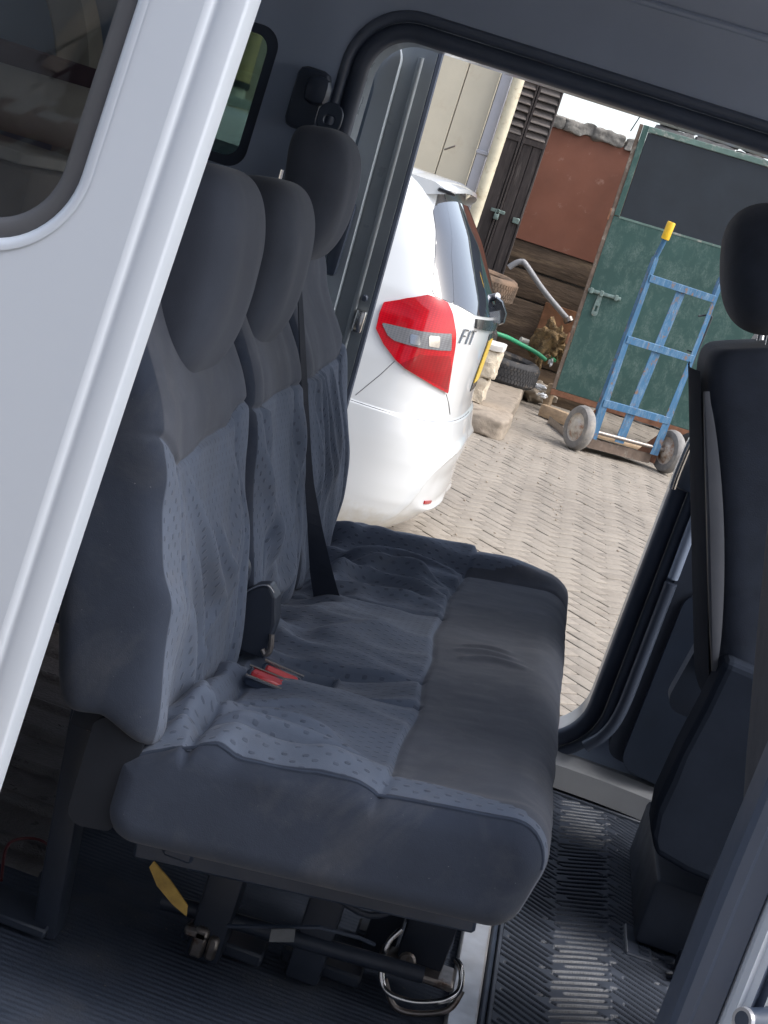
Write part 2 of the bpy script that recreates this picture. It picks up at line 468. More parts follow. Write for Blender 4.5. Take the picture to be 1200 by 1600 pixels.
def fillet(pts, rads, seg=8):
    """2D polygon with rounded corners"""
    n = len(pts); out = []
    if not hasattr(rads, '__len__'): rads = [rads] * n
    for i in range(n):
        p = Vector(pts[i]); a = Vector(pts[i - 1]) - p; b = Vector(pts[(i + 1) % n]) - p; r = rads[i]
        if r <= 0: out.append(tuple(p)); continue
        la, lb = a.length, b.length; a.normalize(); b.normalize()
        ang = math.acos(max(-1, min(1, a.dot(b)))); d = min(r / math.tan(ang / 2), la * .49, lb * .49); r = d * math.tan(ang / 2)
        c = p + (a + b).normalized() * (r / math.sin(ang / 2))
        s = p + a * d - c; e = p + b * d - c
        a0 = math.atan2(s.y, s.x); a1 = math.atan2(e.y, e.x); da = (a1 - a0 + math.pi) % (2 * math.pi) - math.pi
        for k in range(seg + 1):
            t = a0 + da * k / seg
            out.append((c.x + r * math.cos(t), c.y + r * math.sin(t)))
    return out

def inside(p, poly):
    x, y = p; c = False; n = len(poly); j = n - 1
    for i in range(n):
        xi, yi = poly[i]; xj, yj = poly[j]
        if (yi > y) != (yj > y) and x < (xj - xi) * (y - yi) / (yj - yi) + xi: c = not c
        j = i
    return c

def cdt(outer, holes=(), grid=0.):
    """triangulate polygon with holes; optional interior grid points. returns verts2d, faces"""
    pts = []; edges = []
    for loop in [outer, *holes]:
        k = len(pts); n = len(loop); pts += [Vector(p) for p in loop]
        edges += [(k + i, k + (i + 1) % n) for i in range(n)]
    if grid:
        xs = [p[0] for p in outer]; ys = [p[1] for p in outer]
        gx = min(xs) + grid * .5
        while gx < max(xs):
            gy = min(ys) + grid * .5
            while gy < max(ys):
                if inside((gx, gy), outer) and not any(inside((gx, gy), h) for h in holes): pts.append(Vector((gx, gy)))
                gy += grid
            gx += grid
    v, e, f, *_ = delaunay_2d_cdt(pts, edges, [], 0, 1e-6)
    F = []
    for t in f:
        c = sum((v[i] for i in t), Vector((0, 0))) / len(t)
        if inside(c, outer) and not any(inside(c, h) for h in holes): F.append(list(t))
    return [tuple(p) for p in v], F

def plate(outer, holes, to3, th, bev=0., grid=0.):
    """solid plate: front face at offset 0, back at th; to3(a,b,d) maps. rounded front edge by bev"""
    V2, F2 = cdt(outer, holes, grid)
    n = len(V2); V = [to3(a, b, 0) for a, b in V2] + [to3(a, b, th) for a, b in V2]
    F = [list(f) for f in F2] + [[i + n for i in f[::-1]] for f in F2]
    cnt = {}
    for f in F2:
        for i in range(len(f)):
            e = (f[i], f[(i + 1) % len(f)]); cnt[e] = 1
    for (a, b) in list(cnt):
        if (b, a) not in cnt: F.append([b, a, a + n, b + n])
    return V, F

def densify(P, step=.015):
    out = []
    for i in range(len(P)):
        a = Vector(P[i]); b_ = Vector(P[(i + 1) % len(P)]); n = max(1, int((b_ - a).length / step))
        out += [tuple(a.lerp(b_, k / n)) for k in range(n)]
    return out

def frame(outer, inner):  # polygon ring of equal counts -> (verts2d, faces)
    n = len(outer)
    return list(outer) + list(inner), [[i, (i + 1) % n, n + (i + 1) % n, n + i] for i in range(n)]

def bevmod(o, w, seg=2, ang=35):
    md = o.modifiers.new('bevel', 'BEVEL'); md.width = w; md.segments = seg; md.limit_method = 'ANGLE'; md.angle_limit = rad(ang)
    return o

# ---- numpy noise
def vnoise(x, y, seed=0):
    xi = np.floor(x); yi = np.floor(y); fx = x - xi; fy = y - yi
    fx = fx * fx * fx * (fx * (fx * 6 - 15) + 10); fy = fy * fy * fy * (fy * (fy * 6 - 15) + 10)
    def h(a, b):
        s = np.sin(a * 127.1 + b * 311.7 + seed * 74.7) * 43758.5453; return s - np.floor(s)
    return (h(xi, yi) * (1 - fx) + h(xi + 1, yi) * fx) * (1 - fy) + (h(xi, yi + 1) * (1 - fx) + h(xi + 1, yi + 1) * fx) * fy - .5

def fbm(x, y, seed=0, oct=4):
    s = 0; a = 1.
    for i in range(oct):
        s = s + a * vnoise(x, y, seed + i * 13); x = x * 2.03; y = y * 2.03; a *= .5
    return s

def foldf(U, Vv, lst):
    """wrinkle ridges: list of (points, width, amp) polylines in the (u,v) plane"""
    out = np.zeros_like(U)
    for pts, wd, amp in lst:
        P = np.array([tuple(p) for p in smooth_path([(a, b, 0) for a, b in pts], 8)])[:, :2]
        best = np.full(U.shape, 1e9); bt = np.zeros_like(U)
        L = len(P) - 1
        for i in range(L):
            a = P[i]; d = P[i + 1] - a; q = max(1e-12, d @ d)
            t = np.clip(((U - a[0]) * d[0] + (Vv - a[1]) * d[1]) / q, 0, 1)
            dd = (U - a[0] - t * d[0]) ** 2 + (Vv - a[1] - t * d[1]) ** 2
            m = dd < best; best = np.where(m, dd, best); bt = np.where(m, (i + t) / L, bt)
        out += amp * np.exp(-best / (2 * wd * wd)) * np.sin(np.pi * np.clip(bt, 0.02, .98)) ** .7
    return out

def blur2(A, k=3, it=2):
    for _ in range(it):
        A = sum(np.roll(A, i, 1) for i in range(-k, k + 1)) / (2 * k + 1)
        P = np.pad(A, ((k, k), (0, 0)), mode='edge')
        A = sum(P[i:i + A.shape[0]] for i in range(2 * k + 1)) / (2 * k + 1)
    return A

def sstep(a, b, x):
    t = np.clip((x - a) / (b - a), 0, 1); return t * t * (3 - 2 * t)

def resample(P, n, closed=True):
    P = np.asarray(P, float)
    if closed: P = np.vstack([P, P[:1]])
    s = np.concatenate([[0], np.cumsum(np.linalg.norm(np.diff(P, axis=0), axis=1))])
    t = np.linspace(0, s[-1], n, endpoint=not closed)
    return np.stack([np.interp(t, s, P[:, k]) for k in range(P.shape[1])], 1), t

def gridfaces(nr, nc, wrap=True):
    F = []
    for i in range(nr - 1):
        for j in range(nc if wrap else nc - 1):
            k = (j + 1) % nc
            F.append((i * nc + j, i * nc + k, (i + 1) * nc + k, (i + 1) * nc + j))
    return F
# ================================================================== THE GROUND
def struct(o): o['kind'] = 'structure'; return o
struct(ob('ground', [(-400, -400, -.05), (400, -400, -.05), (400, 400, -.05), (-400, 400, -.05)], [(0, 1, 2, 3)], 'yard_earth', smooth=False))
pave = struct(ob('pavement', [(-7, -1.5, -.008), (7, -1.5, -.008), (7, 16.5, -.008), (-7, 16.5, -.008)], [(0, 1, 2, 3)], 'joint_sand', smooth=False))
BL, BW, JT = .176, .088, .004
def paver_mesh():
    V, F = cbox((BL - JT, BW - JT, .05), .005)
    F = [f for f in F if not all(V[i][2] < -.02 for i in f)]
    return V, F
PV, PF = paver_mesh()
pme = bpy.data.meshes.new('paver'); pme.from_pydata(PV, [], PF); pme.materials.append(MATS['paver']); pme.shade_smooth(); pme.set_sharp_from_angle(angle=rad(30))
c45 = math.cos(rad(45))
bricks = []
W_ = BW
for a in range(-170, 170):
    for b_ in range(-70, 70):
        # lattice vectors (1,1) and (2,-2) in units of the brick width: one lying + one standing brick per node
        ox, oy = a + 2 * b_, a - 2 * b_
        for (cx, cy, an) in ((ox + 1.0, oy + .5, 0.), (ox + .5, oy + 2.0, 90.)):
            px_, py_ = cx * W_, cy * W_
            X = (px_ - py_) * c45 + .3; Y = (px_ + py_) * c45 + 8.0
            if -4.2 < X < 4.2 and 3.3 < Y < 15.6: bricks.append((X, Y, an + 45))
def brick_rank(bk):
    X, Y, _ = bk                                # seen through the far doorway between bench and front seat
    s = X / Y
    vis = (-.125 < s < .118 and 4.0 < Y) 
    return (0 if vis else 1, Y)
bricks.sort(key=brick_rank)
V = []; F = []; rn = []
PVa = np.array(PV)
for idx, (X, Y, an) in enumerate(bricks):
    dz = random.uniform(-.0025, .002); tx = random.uniform(-.008, .008); ty = random.uniform(-.008, .008)
    an += random.uniform(-1.2, 1.2)
    if idx < 300:
        o = bpy.data.objects.new('paving_brick', pme); COL.objects.link(o); o.parent = pave
        o.location = (X, Y, -.025 + dz); o.rotation_euler = (tx, ty, rad(an))
    else:
        ca, sa = math.cos(rad(an)), math.sin(rad(an))
        P = np.stack([PVa[:, 0] * ca - PVa[:, 1] * sa + X, PVa[:, 0] * sa + PVa[:, 1] * ca + Y, PVa[:, 2] + PVa[:, 0] * ty - PVa[:, 1] * tx - .025 + dz], 1)
        k = len(rn); V.append(P); F += [[i + k for i in f] for f in PF]; rn += [random.random()] * len(PVa)
po = ob('paving_bricks', np.vstack(V), F, 'paver', pave, attrs={'rnd': rn}, sharp=30)
po['kind'] = 'stuff'

# ================================================================== WALLS AND GATES OF THE YARD
def rock(c, sz, seed, amp=.02, n=10, fr=9.):
    """rough block"""
    bm = bmesh.new(); bmesh.ops.create_cube(bm, size=1)
    bmesh.ops.subdivide_edges(bm, edges=list(bm.edges), cuts=n, use_grid_fill=True)
    V = np.array([v.co[:] for v in bm.verts]); bm.verts.index_update(); F = [[v.index for v in f.verts] for f in bm.faces]; bm.free()
    r = np.abs(V * 2); e = 14; nn = (r ** e).sum(1) ** (1 / e); V = V / np.maximum(nn, 1e-6)[:, None] * r.max(1)[:, None]
    V = V * np.array(sz)
    d = np.stack([fbm(V[:, 1] * fr + seed, V[:, 2] * fr, seed), fbm(V[:, 0] * fr, V[:, 2] * fr + seed, seed + 5), fbm(V[:, 0] * fr + seed, V[:, 1] * fr, seed + 9)], 1)
    return V + d * amp + np.array(c), F

# concrete kerb platform
kb = thing('concrete_kerb', 'low worn concrete platform with broken front edge beside the wall', 'platform', (-.8, 12.4, 0))
V, F = rock((-.50, 10.95, .065), (.62, .70, .15), 3, .03, 16, 7.); ob('slab', V, F, 'concrete', kb, sharp=60)
V, F = rock((-.50, 12.95, .065), (.60, 3.28, .145), 8, .018, 18, 5.); ob('slab', V, F, 'concrete', kb, sharp=60)
V, F = rock((-1.42, 12.45, .06), (1.2, 3.9, .15), 5, .018, 18, 4.); ob('slab', V, F, 'concrete', kb, sharp=60)

def stone(label, c, sz, seed, m='quarry_stone', amp=.03):
    V, F = rock(c, sz, seed, amp, 9, 11.); o = ob('stone_block', V, F, m, sharp=25)
    return tag(o, label, 'stone', 'quarry stones on the platform')
stone('lower rough quarry stone under the whitened block behind the white car', (-.555, 11.32, .24), (.24, .30, .19), 11)
stone('upper quarry stone with chalky white top on the platform', (-.545, 11.32, .435), (.27, .30, .20), 17)
tag(ob('chalk_slab', *rock((-.535, 11.32, .565), (.275, .31, .05), 23, .012, 8, 9.), 'stone_cap', sharp=35), 'pale flat slab capping the two quarry stones', 'stone')

# cream panelled wall
cw = thing('cream_wall', 'cream panelled building wall behind the white car', 'wall', (-4, 12.6, 0))
MB().box((-5.1, 12.66, 2.2), (8.0, .08, 4.4)).ob('backing', 'dark_machine', cw, smooth=False)
xe = -1.16; wds = [.265, .62, .62, .62, .62, .62, .62, .62, .62, .62, .62]
for i, wd in enumerate(wds):
    MB().box((xe - wd / 2, 12.595, 2.2), (wd - .007, .045, 4.38), .004).ob('panel', 'cream_wall', cw, sharp=30)
    xe -= wd
o = MB().tube([at(716, 230, 12.5) + Vector((-.02, -.06, 0)), at(695, 234, 12.5) + Vector((0, -.02, 0))], .008, 8).ob('wall_hook', 'steel_dull', cw)
dp = thing('downpipe', 'grey square downpipe at the corner of the cream wall', 'pipe', (-1.1, 12.5, 0))
MB().box((-1.105, 12.52, 2.2), (.085, .07, 4.4), .012).ob('pipe', 'downpipe_grey', dp)
for z in (.7, 1.9, 3.1): MB().box((-1.105, 12.515, z), (.10, .085, .03), .004).ob('bracket', 'downpipe_grey', dp)
pl = thing('cream_pole', 'peeling cream round pole between downpipe and dark louvred doors', 'pole', (-.99, 12.45, 0))
V, F = lathe([(.0, 0), (.047, 0), (.047, 4.4), (0, 4.4)], (-1.005, 12.44, 0), (0, 0, 1), 20); ob('shaft', V, F, 'pole_cream', pl)
V, F = lathe([(.0, 0), (.07, 0), (.07, .02), (.047, .03)], (-1.005, 12.44, 0.0), (0, 0, 1), 20); ob('foot', V, F, 'pole_cream', pl)

# dark louvred double door
ld = thing('louvred_door', 'dark timber double door with weathered louvres above and planks below', 'door', (-.9, 13.8, 0))
def door_leaf(x0, x1, Y):
    zt, zl = 3.7, at(835, 225, Y).z
    mbx = MB(); st = .018
    mbx.box((x0 + st / 2, Y, zt / 2 + .1), (st, .05, zt - .2), .003); mbx.box((x1 - st / 2, Y, zt / 2 + .1), (st, .05, zt - .2), .003)
    mbx.box(((x0 + x1) / 2, Y, zl), (x1 - x0, .052, .05), .003)
    mbx.ob('leaf_frame', 'dark_timber', ld, sharp=30)
    wd = (x1 - x0) - 2 * st
    np_ = 2
    for i in range(np_):
        MB().box((x0 + st + wd * (i + .5) / np_, Y, zl / 2 + .05), (wd / np_ - .006, .03, zl - .13), .004).ob('plank', 'dark_timber', ld, sharp=30)
    z = zl + .06
    while z < zt - .03:
        MB().box(((x0 + x1) / 2, Y - .005, z), (wd, .012, .075), .003, Matrix.Rotation(rad(-38), 3, 'X')).ob('louvre_slat', 'slat_timber', ld, sharp=30)
        z += .066
xs = at(815, 220, 13.8).x; xr = at(836, 280, 13.8).x
door_leaf(xs - .30, xs - .004, 13.8); door_leaf(xs + .004, xr, 13.8)
mbx = MB(); p = at(778, 330, 13.76)
mbx.box(p + Vector((.0, -.005, 0)), (.13, .012, .03), .003); mbx.box(p + Vector((.0, -.02, -.05)), (.045, .02, .05), .006)
mbx.tube(smooth_path([p + Vector((-.015, -.02, -.03)), p + Vector((-.012, -.02, .01)), p + Vector((.012, -.02, .01)), p + Vector((.015, -.02, -.03))], 4), .005, 6)
mbx.ob('padlock', 'bolt_metal', ld)
MB().box(at(806, 345, 13.78), (.06, .04, .05), .004).ob('hinge', 'bolt_metal', ld)
MB().box(((xs - .30 + xr) / 2, 13.9, 1.9), (xr - xs + .28, .06, 3.5)).ob('backing', 'gate_panel_dark', ld, smooth=False)

# red-brown board over planks, with coping
bw = thing('plank_wall', 'weathered plank wall with large red-brown board and crumbling coping', 'wall', (-.4, 14.4, 0))
YB = 14.4
zt = at(925, 215, YB).z; zb = at(866, 391, YB).z; z1 = at(872, 437, YB).z; z2 = at(848, 477, YB).z
V, F = plate([(-1.2, zb), (.35, zb), (.35, zt), (-1.2, zt)], [], lambda a, b, d: (a, YB - .03 + d, b), .025)
o = bevmod(ob('board', V, F, 'redbrown_board', bw, smooth=False), .003)
for (za, zc, off) in ((z1 + .008, zb - .004, 0.), (z2 + .008, z1 - .008, .012), (.30, z2 - .008, .004), (-.03, .29, .01)):
    MB().box((-.42, YB + off, (za + zc) / 2), (1.56, .035, zc - za), .006).ob('plank', 'plank_wood', bw, sharp=30)
for i, x in enumerate((-1.05, -.78, -.50, -.22, .08)):
    V, F = rock((x, YB + .02, zt + .045), (.30, .16, .11), 31 + i, .035, 8, 10.); ob('coping_stone', V, F, 'coping', bw, sharp=40)
MB().box((-.42, YB + .10, zt / 2), (1.55, .10, zt - .02)).ob('backing', 'coping', bw, smooth=False)
MB().box(at(872, 505, YB - .045), (.34, .012, .30), .003).ob('rusty_sheet', 'rust_wood', bw, sharp=30)

# grey rubble wall behind the gate
gw = thing('rubble_wall', 'grey rubble wall rising behind the green gate', 'wall', (1.8, 15.6, 0))
for r_ in range(8):
    x = .16 + (0 if r_ % 2 else -.03)
    while x < 4.2:
        l = random.uniform(.35, .6)
        V, F = rock((x + l / 2, 15.6, .2 + r_ * .40), (l - .015, .3, .385), int(x * 50) + r_ * 7, .03, 5, 6.)
        ob('rubble_stone', V, F, 'grey_roof', gw, sharp=40); x += l
tag(ob('lintel_board', *MB().box(at(1185, 238, 14.2) + Vector((.35, 0, .02)), (.85, .04, .09), .004).__dict__.values(), 'cream_wall', sharp=30), 'pale timber board above the green gate', 'board')
tag(ob('overhead_wire', *tube([at(985, 205, 15.2), at(1000, 182, 15.2), (.6, 15.3, 3.6)], .006, 6), 'rod_black'), 'thin dark wire against the white sky beside the gate', 'wire')

# green gate
GY = 13.4
gt = thing('green_gate', 'worn green metal gate with dark upper panel and slide bolt', 'gate', (.05, GY, 0))
TL_ = rad(1.4)
g0 = Vector(at(868, 608, GY))
def gl(a, d, h):  # gate local (along, out towards viewer, up) -> world
    return Vector((g0.x + a * math.cos(TL_) - h * math.sin(TL_) * .35, GY - d, g0.z + a * math.sin(TL_) + h))
GW, GH = 2.6, 2.33
ph = at(965, 338, GY).z - g0.z
def gbox(name, a0, a1, h0, h1, d0, d1, m, bev=.003):
    V, F = cbox((a1 - a0, d1 - d0, h1 - h0), bev)
    o = ob(name, [gl(v[0] + (a0 + a1) / 2, -(v[1]) + (d0 + d1) / 2, v[2] + (h0 + h1) / 2) for v in V], F, m, gt, sharp=30); return o
gbox('lower_sheet', .0, GW, .0, ph, -.01, .012, 'gate_green')
gbox('dark_panel', .052, GW, ph + .004, GH - .05, -.008, .004, 'gate_panel_dark')
gbox('stile', .0, .05, ph + .002, GH, -.02, .018, 'gate_green')
gbox('top_rail', .051, GW, GH - .048, GH, -.02, .018, 'gate_frame')
gbox('edge_strip', -.035, -.002, .0, GH, -.03, .01, 'edge_brown')
gbox('bottom_rail', -.035, GW, -.055, -.004, -.03, .012, 'rail_rust')
gbox('panel_bead', .05, GW, ph - .012, ph + .006, .0125, .016, 'gate_frame', .001)
bp = at(943, 460, GY); a_ = bp.x - g0.x; h_ = bp.z - g0.z
bo = gbox('slide_bolt', a_ - .13, a_ + .16, h_ - .015, h_ + .015, .014, .04, 'bolt_metal', .006)
for q in (-.10, -.01, .12):
    V, F = cbox((.03, .035, .05), .004); ob('bracket', [gl(v[0] + a_ + q, -v[1] + .03, v[2] + h_) for v in V], F, 'bolt_metal', bo, sharp=30)
V, F = plate(fillet([(-.028, -.20), (.028, -.20), (.02, -.02), (-.02, -.02)], [.025, .025, .005, .005]), [fillet([(-.01, -.16), (.01, -.16), (.01, -.11), (-.01, -.11)], .004)], lambda a, b, d: gl(a_ - .015 + a + b * .0, .022 + d, h_ + b), .006)
ob('hasp', V, F, 'bolt_metal', bo, smooth=False)
for hh in (.45, 1.55):
    V, F = cbox((.02, .03, .10), .004); ob('hinge', [gl(v[0] - .04, -v[1] + .02, v[2] + hh) for v in V], F, 'rail_rust', gt)
# gate post on the far right and threshold
tag(ob('gate_post', *MB().box((2.75, GY, 1.35), (.12, .12, 2.7), .008).__dict__.values(), 'rail_rust', sharp=30), 'rusty post at the hinge end of the green gate', 'post')

# ================================================================== HAND TRUCK
TA = rad(32)
TO = Vector((.67, 11.74, 0))
E1 = Vector((math.cos(TA), math.sin(TA), 0)); E2 = Vector((-math.sin(TA), math.cos(TA), 0))
def tl(u, v, h): return TO + E1 * u + E2 * v + Vector((0, 0, h))
tk = thing('hand_truck', 'tall home-made blue hand truck with one yellow grip in front of green gate', 'hand truck', TO)
RM = Matrix((E1, E2, Vector((0, 0, 1)))).transposed()
def tb(name, u, v, h, sz, m='truck_blue', bev=.003, parent=None, extra=None):
    V, F = cbox(sz, bev); X = extra if extra is not None else Matrix.Identity(3)
    return ob(name, [tl(u, v, h) + RM @ (X @ Vector(q)) for q in V], F, m, parent or tk, sharp=30)
def lean(h): return -.02 + .02 * h          # the frame leans back slightly
def ush(h): return (h - .2) * .035
def rail(s):
    V = []; F = []
    prof = []
    for h, wd in ((.12, .075), (.45, .062), (.9, .046), (1.53, .034)):
        uo = s * .33 + ush(h); v = lean(h)
        # angle iron: flange across (u) and flange back (v)
        ui = uo - s * wd
        prof.append([(uo, v), (ui, v), (ui, v + .005), (uo - s * .005, v + .005), (uo - s * .005, v + .045), (uo, v + .045)])
    for k, h in enumerate((.12, .45, .9, 1.53)):
        V += [tl(a, b, h) for a, b in prof[k]]
    for k in range(3):
        for j in range(6):
            q = (j + 1) % 6; F.append([k * 6 + j, k * 6 + q, (k + 1) * 6 + q, (k + 1) * 6 + j])
    F += [[5, 4, 3, 2, 1, 0], [18 + j for j in range(6)]]
    ob('rail', V, F, 'truck_blue', tk, smooth=False)
rail(-1); rail(1)
for h in (1.375, .90, .40):
    mbx = MB(); u0, u1 = -.325 + ush(h) , .325 + ush(h)
    V, F = cbox((u1 - u0 - .02, .006, .055), .002); mbx.add([tl((u0 + u1) / 2, lean(h) - .004, h) + RM @ Vector(q) for q in V], F)
    V, F = cbox((u1 - u0 - .02, .035, .006), .002); mbx.add([tl((u0 + u1) / 2, lean(h) + .015, h + .026) + RM @ Vector(q) for q in V], F)
    mbx.ob('crossbar', 'truck_blue', tk, sharp=30)
V = []; F = []
for h in (.14, 1.36):
    u = -.04 + ush(h) * 2.1; V += [tl(u - .040, lean(h) + .012, h), tl(u + .040, lean(h) + .012, h), tl(u + .040, lean(h) + .020, h), tl(u - .040, lean(h) + .020, h)]
F = [[0, 1, 5, 4], [1, 2, 6, 5], [2, 3, 7, 6], [3, 0, 4, 7], [3, 2, 1, 0], [4, 5, 6, 7]]
ob('centre_bar', V, F, 'truck_blue', tk, smooth=False)
def handle(s, pts, grip):
    P = smooth_path([tl(*p) for p in pts], 6)
    o = MB().tube(P, .018, 12).ob('handle', 'truck_blue', tk)
    d = (P[-1] - P[-4]).normalized()
    if grip:
        V, F = lathe([(.016, .0), (.030, .0), (.031, .01), (.031, .125), (.028, .13), (.016, .13), (.015, .06)], P[-1] - d * .10, d, 16); ob('grip', V, F, 'grip_yellow', o)
    else:
        V, F = lathe([(.0185, 0), (.0225, 0), (.0225, .025), (.014, .025), (.013, -.02)], P[-1] - d * .015, d, 14); ob('tube_end', V, F, 'steel_dull', o)
handle(-1, [(-.315 + ush(1.4), lean(1.4) + .02, 1.40), (-.312 + ush(1.5), lean(1.5) + .02, 1.53), (-.312 + ush(1.6), lean(1.6) - .005, 1.64), (-.318 + ush(1.7), -.012, 1.775)], True)
handle(1, [(.30 + ush(1.4), lean(1.4) + .02, 1.40), (.305 + ush(1.5), lean(1.5) + .02, 1.53), (.335 + ush(1.6), lean(1.6) - .01, 1.62), (.385 + ush(1.7), -.05, 1.735)], False)
MB().tube([tl(-.40, 0, .175), tl(.40, 0, .175)], .016, 12).ob('axle', 'steel_dull', tk)
for s in (-1, 1):
    cc = tl(s * .425, 0, .172)
    V, F = lathe([(.108, -.036), (.135, -.041), (.158, -.036), (.170, -.018), (.1725, 0), (.170, .018), (.158, .036), (.135, .041), (.108, .036)], cc, E1, 36)
    wh = ob('wheel', V, F, 'tyre_grey', tk)
    V, F = lathe([(.109, -.034), (.104, -.026), (.085, -.022), (.060, -.030), (.050, -.045), (.030, -.05), (.0, -.05)], cc, E1, 30); ob('rim', V, F, 'hub', wh)
    V, F = lathe([(.109, .034), (.104, .026), (.085, .022), (.060, .030), (.050, .045), (.030, .05), (.0, .05)], cc, E1, 30); ob('rim', V, F, 'hub', wh)
# toe plate and braces
V, F = cbox((.56, .30, .008), .002); ob('toe_plate', [tl(.0, .17, .045) + RM @ Vector(q) for q in V], F, 'edge_brown', tk, sharp=30)
tb('toe_lip', 0, .025, .08, (.60, .006, .075), 'edge_brown')
for s in (-1, 1):
    V, F = plate([(.0, .05), (.30, .05), (.0, .34)], [], lambda a, b, d, s=s: tl(s * .335 + d, .01 + a, b), .006)
    ob('gusset', V, F, 'rail_rust', tk, smooth=False)
o = MB().tube(smooth_path([tl(.29, .05, 1.22), tl(.40, .05, 1.25), tl(.41, .05, 1.16), tl(.375, .05, .60), tl(.36, .04, .12)], 5), .007, 8).ob('rod', 'rod_black', tk)
MB().tube([tl(.30, .05, .95), tl(.40, .05, .95)], .006, 8).ob('rod_clip', 'rod_black', o)

# ================================================================== TYRES, PIPE, HOSE, LITTER
TYP = [(.19, -.085), (.215, -.105), (.26, -.108), (.285, -.095), (.298, -.07), (.302, 0), (.298, .07), (.285, .095), (.26, .108), (.215, .105), (.19, .085), (.185, .05), (.24, .0), (.185, -.05)]
def tyre_at(c, ax, m, label, k=1., group=None):
    V, F = lathe([(r * k, h * k) for r, h in TYP], c, ax, 40, closed=True)
    o = thing('car_tyre', label, 'tyre', c, group)
    ob('casing', V, F, m, o)
    # tread blocks round the running surface
    mbx = MB(); A = Vector(ax).normalized(); a0 = Vector((1, 0, 0)); u = (a0 - A * a0.dot(A)).normalized(); v = A.cross(u)
    for row in (-.055, -.018, .018, .055):
        for j in range(64):
            t = 2 * math.pi * (j + (.5 if row in (-.018, .055) else 0)) / 64; rd = u * math.cos(t) + v * math.sin(t); tg = A.cross(rd)
            M = Matrix((rd, tg, A)).transposed(); Vb, Fb = cbox((.006 * k, .024 * k, .033 * k), 0)
            mbx.add([Vector(c) + rd * (.3015 * k) + A * row * k + M @ Vector(q) for q in Vb], Fb)
    t = mbx.ob('tread', m, o, smooth=False); t['kind'] = 'stuff'
    return o
G = 'used tyres piled at the platform'
tyre_at((-.83, 13.25, .905), (.05, -.06, 1), 'tyre_dusty', 'dusty brown tyre on top of the stack under the dark doors', 1.0, G)
tyre_at((-.90, 13.28, .68), (0, 0, 1), 'tyre_dusty', 'second tyre from the top of the stack behind the car', .98, G)
tyre_at((-.86, 13.25, .465), (0, 0, 1), 'tyre', 'second tyre from the bottom of the stack behind the car', .98, G)
tyre_at((-.89, 13.27, .25), (0, 0, 1), 'tyre', 'bottom tyre of the stack behind the car', .98, G)
tyre_at((-.43, 13.55, .255), (.03, -.05, 1), 'tyre', 'black tyre lying flat on the platform behind the stones', 1.02, G)

pp = [at(795, 418, 13.95), at(806, 411, 13.95), at(815, 409, 13.95), at(822, 414, 13.95), at(850, 455, 14.0), at(887, 499, 14.05)]
tag(ob('bent_pipe', *tube(smooth_path(pp, 6), .026, 14), 'pvc_grey'), 'bent grey plastic pipe leaning on the plank wall', 'pipe')
V, F = lathe([(.02, -.02), (.045, -.02), (.045, .02), (.02, .02)], at(888, 500, 14.04), (.6, -.2, -.7), 16)
o = ob('pipe_collar', V, F, 'steel_dull', bpy.data.objects['bent_pipe'])
hp = [at(740, 512, 13.2), at(785, 524, 13.3), at(812, 537, 13.5), at(838, 551, 13.6), at(852, 562, 13.7)]
tag(ob('green_hose', *tube(smooth_path(hp, 6), .019, 12), 'hose_green'), 'green hose lying across the black tyre', 'hose')
tag(ob('white_tube', *tube([at(813, 531, 14.0), at(850, 546, 14.1)], .03, 12), 'post_white'), 'short pale tube lying at the foot of the plank wall', 'tube')
# crumpled sacking
def lump(c, sz, seed, m, label, cat, name, amp=.25, fr=3.):
    bm = bmesh.new(); bmesh.ops.create_icosphere(bm, subdivisions=4, radius=1)
    V = np.array([v.co[:] for v in bm.verts]); F = [[v.index for v in f.verts] for f in bm.faces]; bm.free()
    d = 1 + amp * fbm(V[:, 0] * fr + seed, V[:, 2] * fr + V[:, 1] * 2, seed, 5) * 2
    V = V * d[:, None] * np.array(sz) + np.array(c)
    return tag(ob(name, V, F, m, sharp=60), label, cat)
sk = lump(at(866, 535, 13.9) + Vector((0, 0, -.02)), (.16, .12, .17), 4, 'sacking', 'rumpled brown sacking heaped by the gate edge', 'sacking', 'sacking_heap', .45, 2.6)
mbx = MB(); q = at(845, 560, 13.8)
mbx.tube(smooth_path([q + Vector((.03, 0, .08)), q + Vector((-.03, -.02, .02)), q + Vector((-.03, -.03, -.06)), q + Vector((-.005, -.03, -.12))], 5), .022, 8, r2=.012)
mbx.tube(smooth_path([q + Vector((.07, 0, .05)), q + Vector((.01, -.03, .0)), q + Vector((.015, -.04, -.08)), q + Vector((.03, -.04, -.15))], 5), .022, 8, r2=.012)
mbx.ob('hanging_strip', 'sacking', sk)
lump((-.13, 14.0, .10), (.17, .14, .09), 9, 'yard_earth', 'small heap of earth under the sacking', 'earth', 'earth_heap', .3)
def litter(px, py, Y, sz, seed, m, label):
    lump(at(px, py, Y), sz, seed, m, label, 'litter', 'plastic_litter', .5, 2.2)
litter(836, 603, 13.6, (.11, .05, .022), 3, 'plastic_bag', 'long crumpled white plastic bag on the platform end')
litter(848, 618, 13.4, (.045, .03, .02), 5, 'plastic_bag', 'small crumpled white plastic scrap below the bag')
litter(861, 566, 13.8, (.025, .02, .03), 6, 'plastic_bag', 'white scrap beside the bright green scrap')
litter(862, 559, 13.85, (.05, .03, .022), 7, 'plastic_bag_green', 'bright green plastic scrap under the sacking')
def timber(name, label, a, b, sz, m):
    a, b = Vector(a), Vector(b); d = (b - a); L = d.length; d.normalize(); s = Vector((0, 0, 1)).cross(d).normalized(); t = d.cross(s)
    M = Matrix((d, s, t)).transposed(); V, F = cbox((L, *sz), .006)
    return tag(ob(name, [(a + b) / 2 + M @ Vector(q) for q in V], F, m, sharp=30), label, 'timber')
